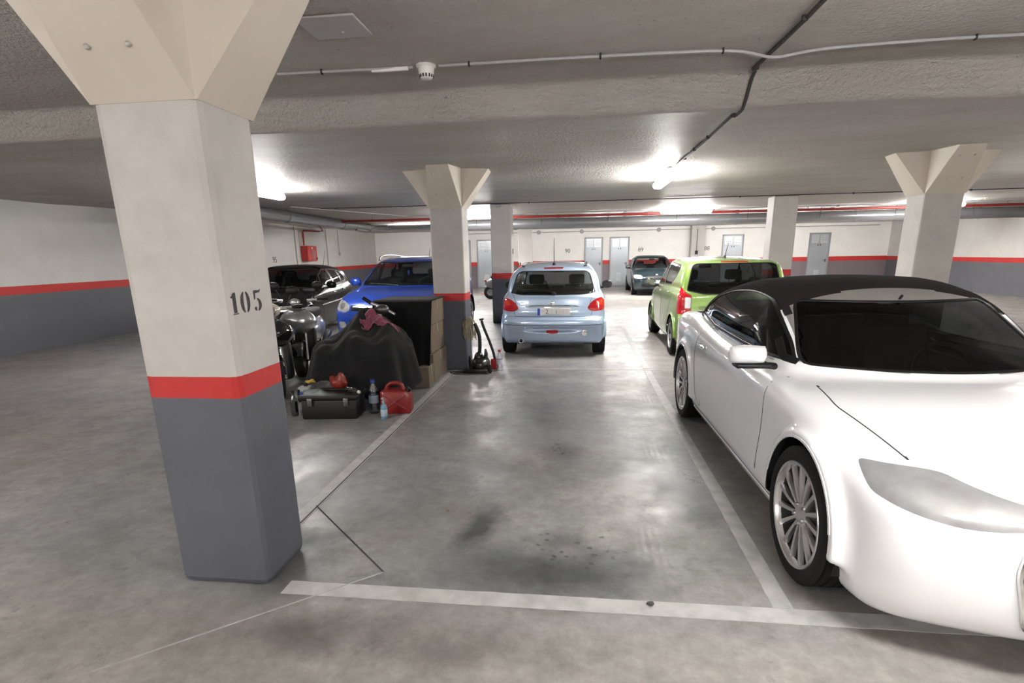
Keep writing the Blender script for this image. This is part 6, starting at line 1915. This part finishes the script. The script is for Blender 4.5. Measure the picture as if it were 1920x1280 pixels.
    mb.tube([tuple(p) for p in ho], [.024 + .003 * (i % 2) for i in range(len(ho))], 12); mb.build('hose', blk, k)
    mb = MB(); mb.tube([(.07, .02, .16), (.085, .0, .26), (.08, .0, .33)], [.03, .026, .012], 10); mb.build('carry_handle', bg, k)
    mb = MB(); mb.tube([tuple(p) for p in spline([(-.25, -.05, .012), (-.36, -.09, .010), (-.42, -.02, .010), (-.30, .03, .010), (-.2, .02, .012)], 6)], .006, 6); mb.build('power_cord', blk, k)
    k = thing('suction_tube', 'bent black suction tube leaning beside the vacuum cleaner', 'tube', (-1.2, 7.45, 0))
    tb = spline([(.05, .0, .02), (.03, .0, .20), (-.03, .02, .38), (-.12, .05, .60), (-.145, .06, .68)], 8)
    mb = MB(); mb.tube([tuple(p) for p in tb], .019, 12); mb.build('tube', blk, k)
    mb = MB(); mb.tube([(-.175, .06, .69), (-.115, .06, .70)], .012, 8); mb.build('crosspiece', blk, k)
    # string mop hung over the hose
    k = thing('string_mop', 'beige string mop head hanging beside the middle pillar', 'mop', (-1.475, 7.33, 0))
    sm = mat('mop_string', (.40, .36, .26), .9, noise=(20, .7, (.24, .21, .14)))
    mb = MB()
    for i in range(34):
        u = (i + .5) / 34; x0 = -.075 + .14 * u; dep = RNG.normal(0, .02)
        L = .26 + RNG.normal(0, .03)
        mb.tube([tuple(p) for p in spline([(x0 * .25 + .0, dep * .4, .735 + RNG.normal(0, .006)), (x0 * .9, dep, .725 - .04 * abs(x0 / .08)), (x0 * 1.25 + RNG.normal(0, .008), dep - .01, .66), (x0 * 1.2 + RNG.normal(0, .01), dep - .012, .72 - L)], 4)], .0055, 5)
    tag(mb.build('strings', sm, k), kind='stuff')
    mb = MB(); mb.tube([(0, .03, .02), (0, .03, .40), (0, .01, .745)], .012, 10); mb.build('mop_handle', mat('mop_handle', (.30, .30, .30), .5), k)
    mb = MB(); mb.lathe([(0, .70), (.022, .70), (.028, .745), (0, .755)], 14, c=(0, .01, 0)); mb.build('mop_socket', mat('socket_red', (.3, .28, .22), .4), k)
    # red bag, grey card
    mb = MB(); mb.box((0, 0, .075), (.10, .07, .15), bevel=.02, seg=3)
    mb.v = [(x * (1 + .1 * math.sin(z * 60)), y, z) for x, y, z in mb.v]
    o = mb.build('red_pack', mat('pack_red', (.48, .02, .025), .35), loc=(-1.165, 7.46, .002)); tag(o, 'small bright red pack between vacuum cleaner and clear bottle', 'pack')
    mb = MB(); mb.box((0, 0, .09), (.012, .11, .18), bevel=.003, seg=1)
    o = mb.build('grey_card', mat('card_grey', (.42, .40, .39), .7), loc=(-1.505, 7.50, .002)); o.rotation_euler = (0, -.10, .5); tag(o, 'grey cardboard piece leaning on the middle pillar behind the vacuum cleaner', 'card')
    # litter
    mb = MB(); mb.box((0, 0, .02), (.34, .10, .035), bevel=.01); mb.v = [(x, y + .03 * math.sin(x * 14), z + .01 * math.sin(x * 25)) for x, y, z in mb.v]
    o = mb.build('litter', mat('litter_red', (.55, .16, .13), .6, noise=(8, .9, (.6, .58, .55))), loc=(-3.75, 22.1, 0)); tag(o, 'red and white litter on the floor before the far doors', 'litter')
    mb = MB(); mb.ellipsoid((0, 0, .009), (.018, .014, .010), seg=8, rings=6)
    mb.v = [(x * (1 + .3 * math.sin(y * 200)), y * (1 + .3 * math.sin(x * 170)), max(z, 0)) for x, y, z in mb.v]
    o = mb.build('pebble', mat('pebble', (.06, .06, .06), .9), loc=(.345, 2.235, .002)); tag(o, 'small dark stone lying on the front white line', 'stone')
    mb = MB(); mb.ellipsoid((0, 0, .003), (.013, .010, .003), seg=10, rings=6)
    o = mb.build('dry_leaf', mat('leaf_brown', (.28, .15, .06), .8), loc=(-.81, 3.09, .001)); tag(o, 'tiny brown leaf on the floor of the empty bay', 'leaf')

    # scooters
    silver = mat('scooter_silver', (.46, .48, .51), .30, metal=.75, coat=.8)
    cream = mat('scooter_cream', (.58, .54, .42), .3, coat=.8)
    dgrey = mat('scooter_grey', (.10, .10, .11), .35, coat=.6)
    scooter('scooter', 'silver scooter with black windscreen behind the pillar marked 105', (-3.72, 6.85, 0), .30, silver, M['black_gloss'])
    scooter('scooter', 'scooter with cream headlamp cowl, mostly hidden behind the pillar marked 105', (-3.40, 5.70, 0), .60, M['black_gloss'], cream, False)
    scooter('scooter', 'dark grey scooter parked behind the pillar left of the hatchback', (-1.90, 19.6, 0), math.pi / 2, dgrey, dgrey)
# ================================================================== assembly
build_setting()
car_convertible((1.985, 1.74, 0), .018)
car_silver_hatch((-.395, 12.08, 0), math.pi)
car_green((2.235, 11.76, 0), math.pi)
car_blue((-3.27, 8.60, 0), 0)
car_black((-5.92, 9.2, 0), .12)
car_teal((2.78, 20.35, 0), 0)
build_items()
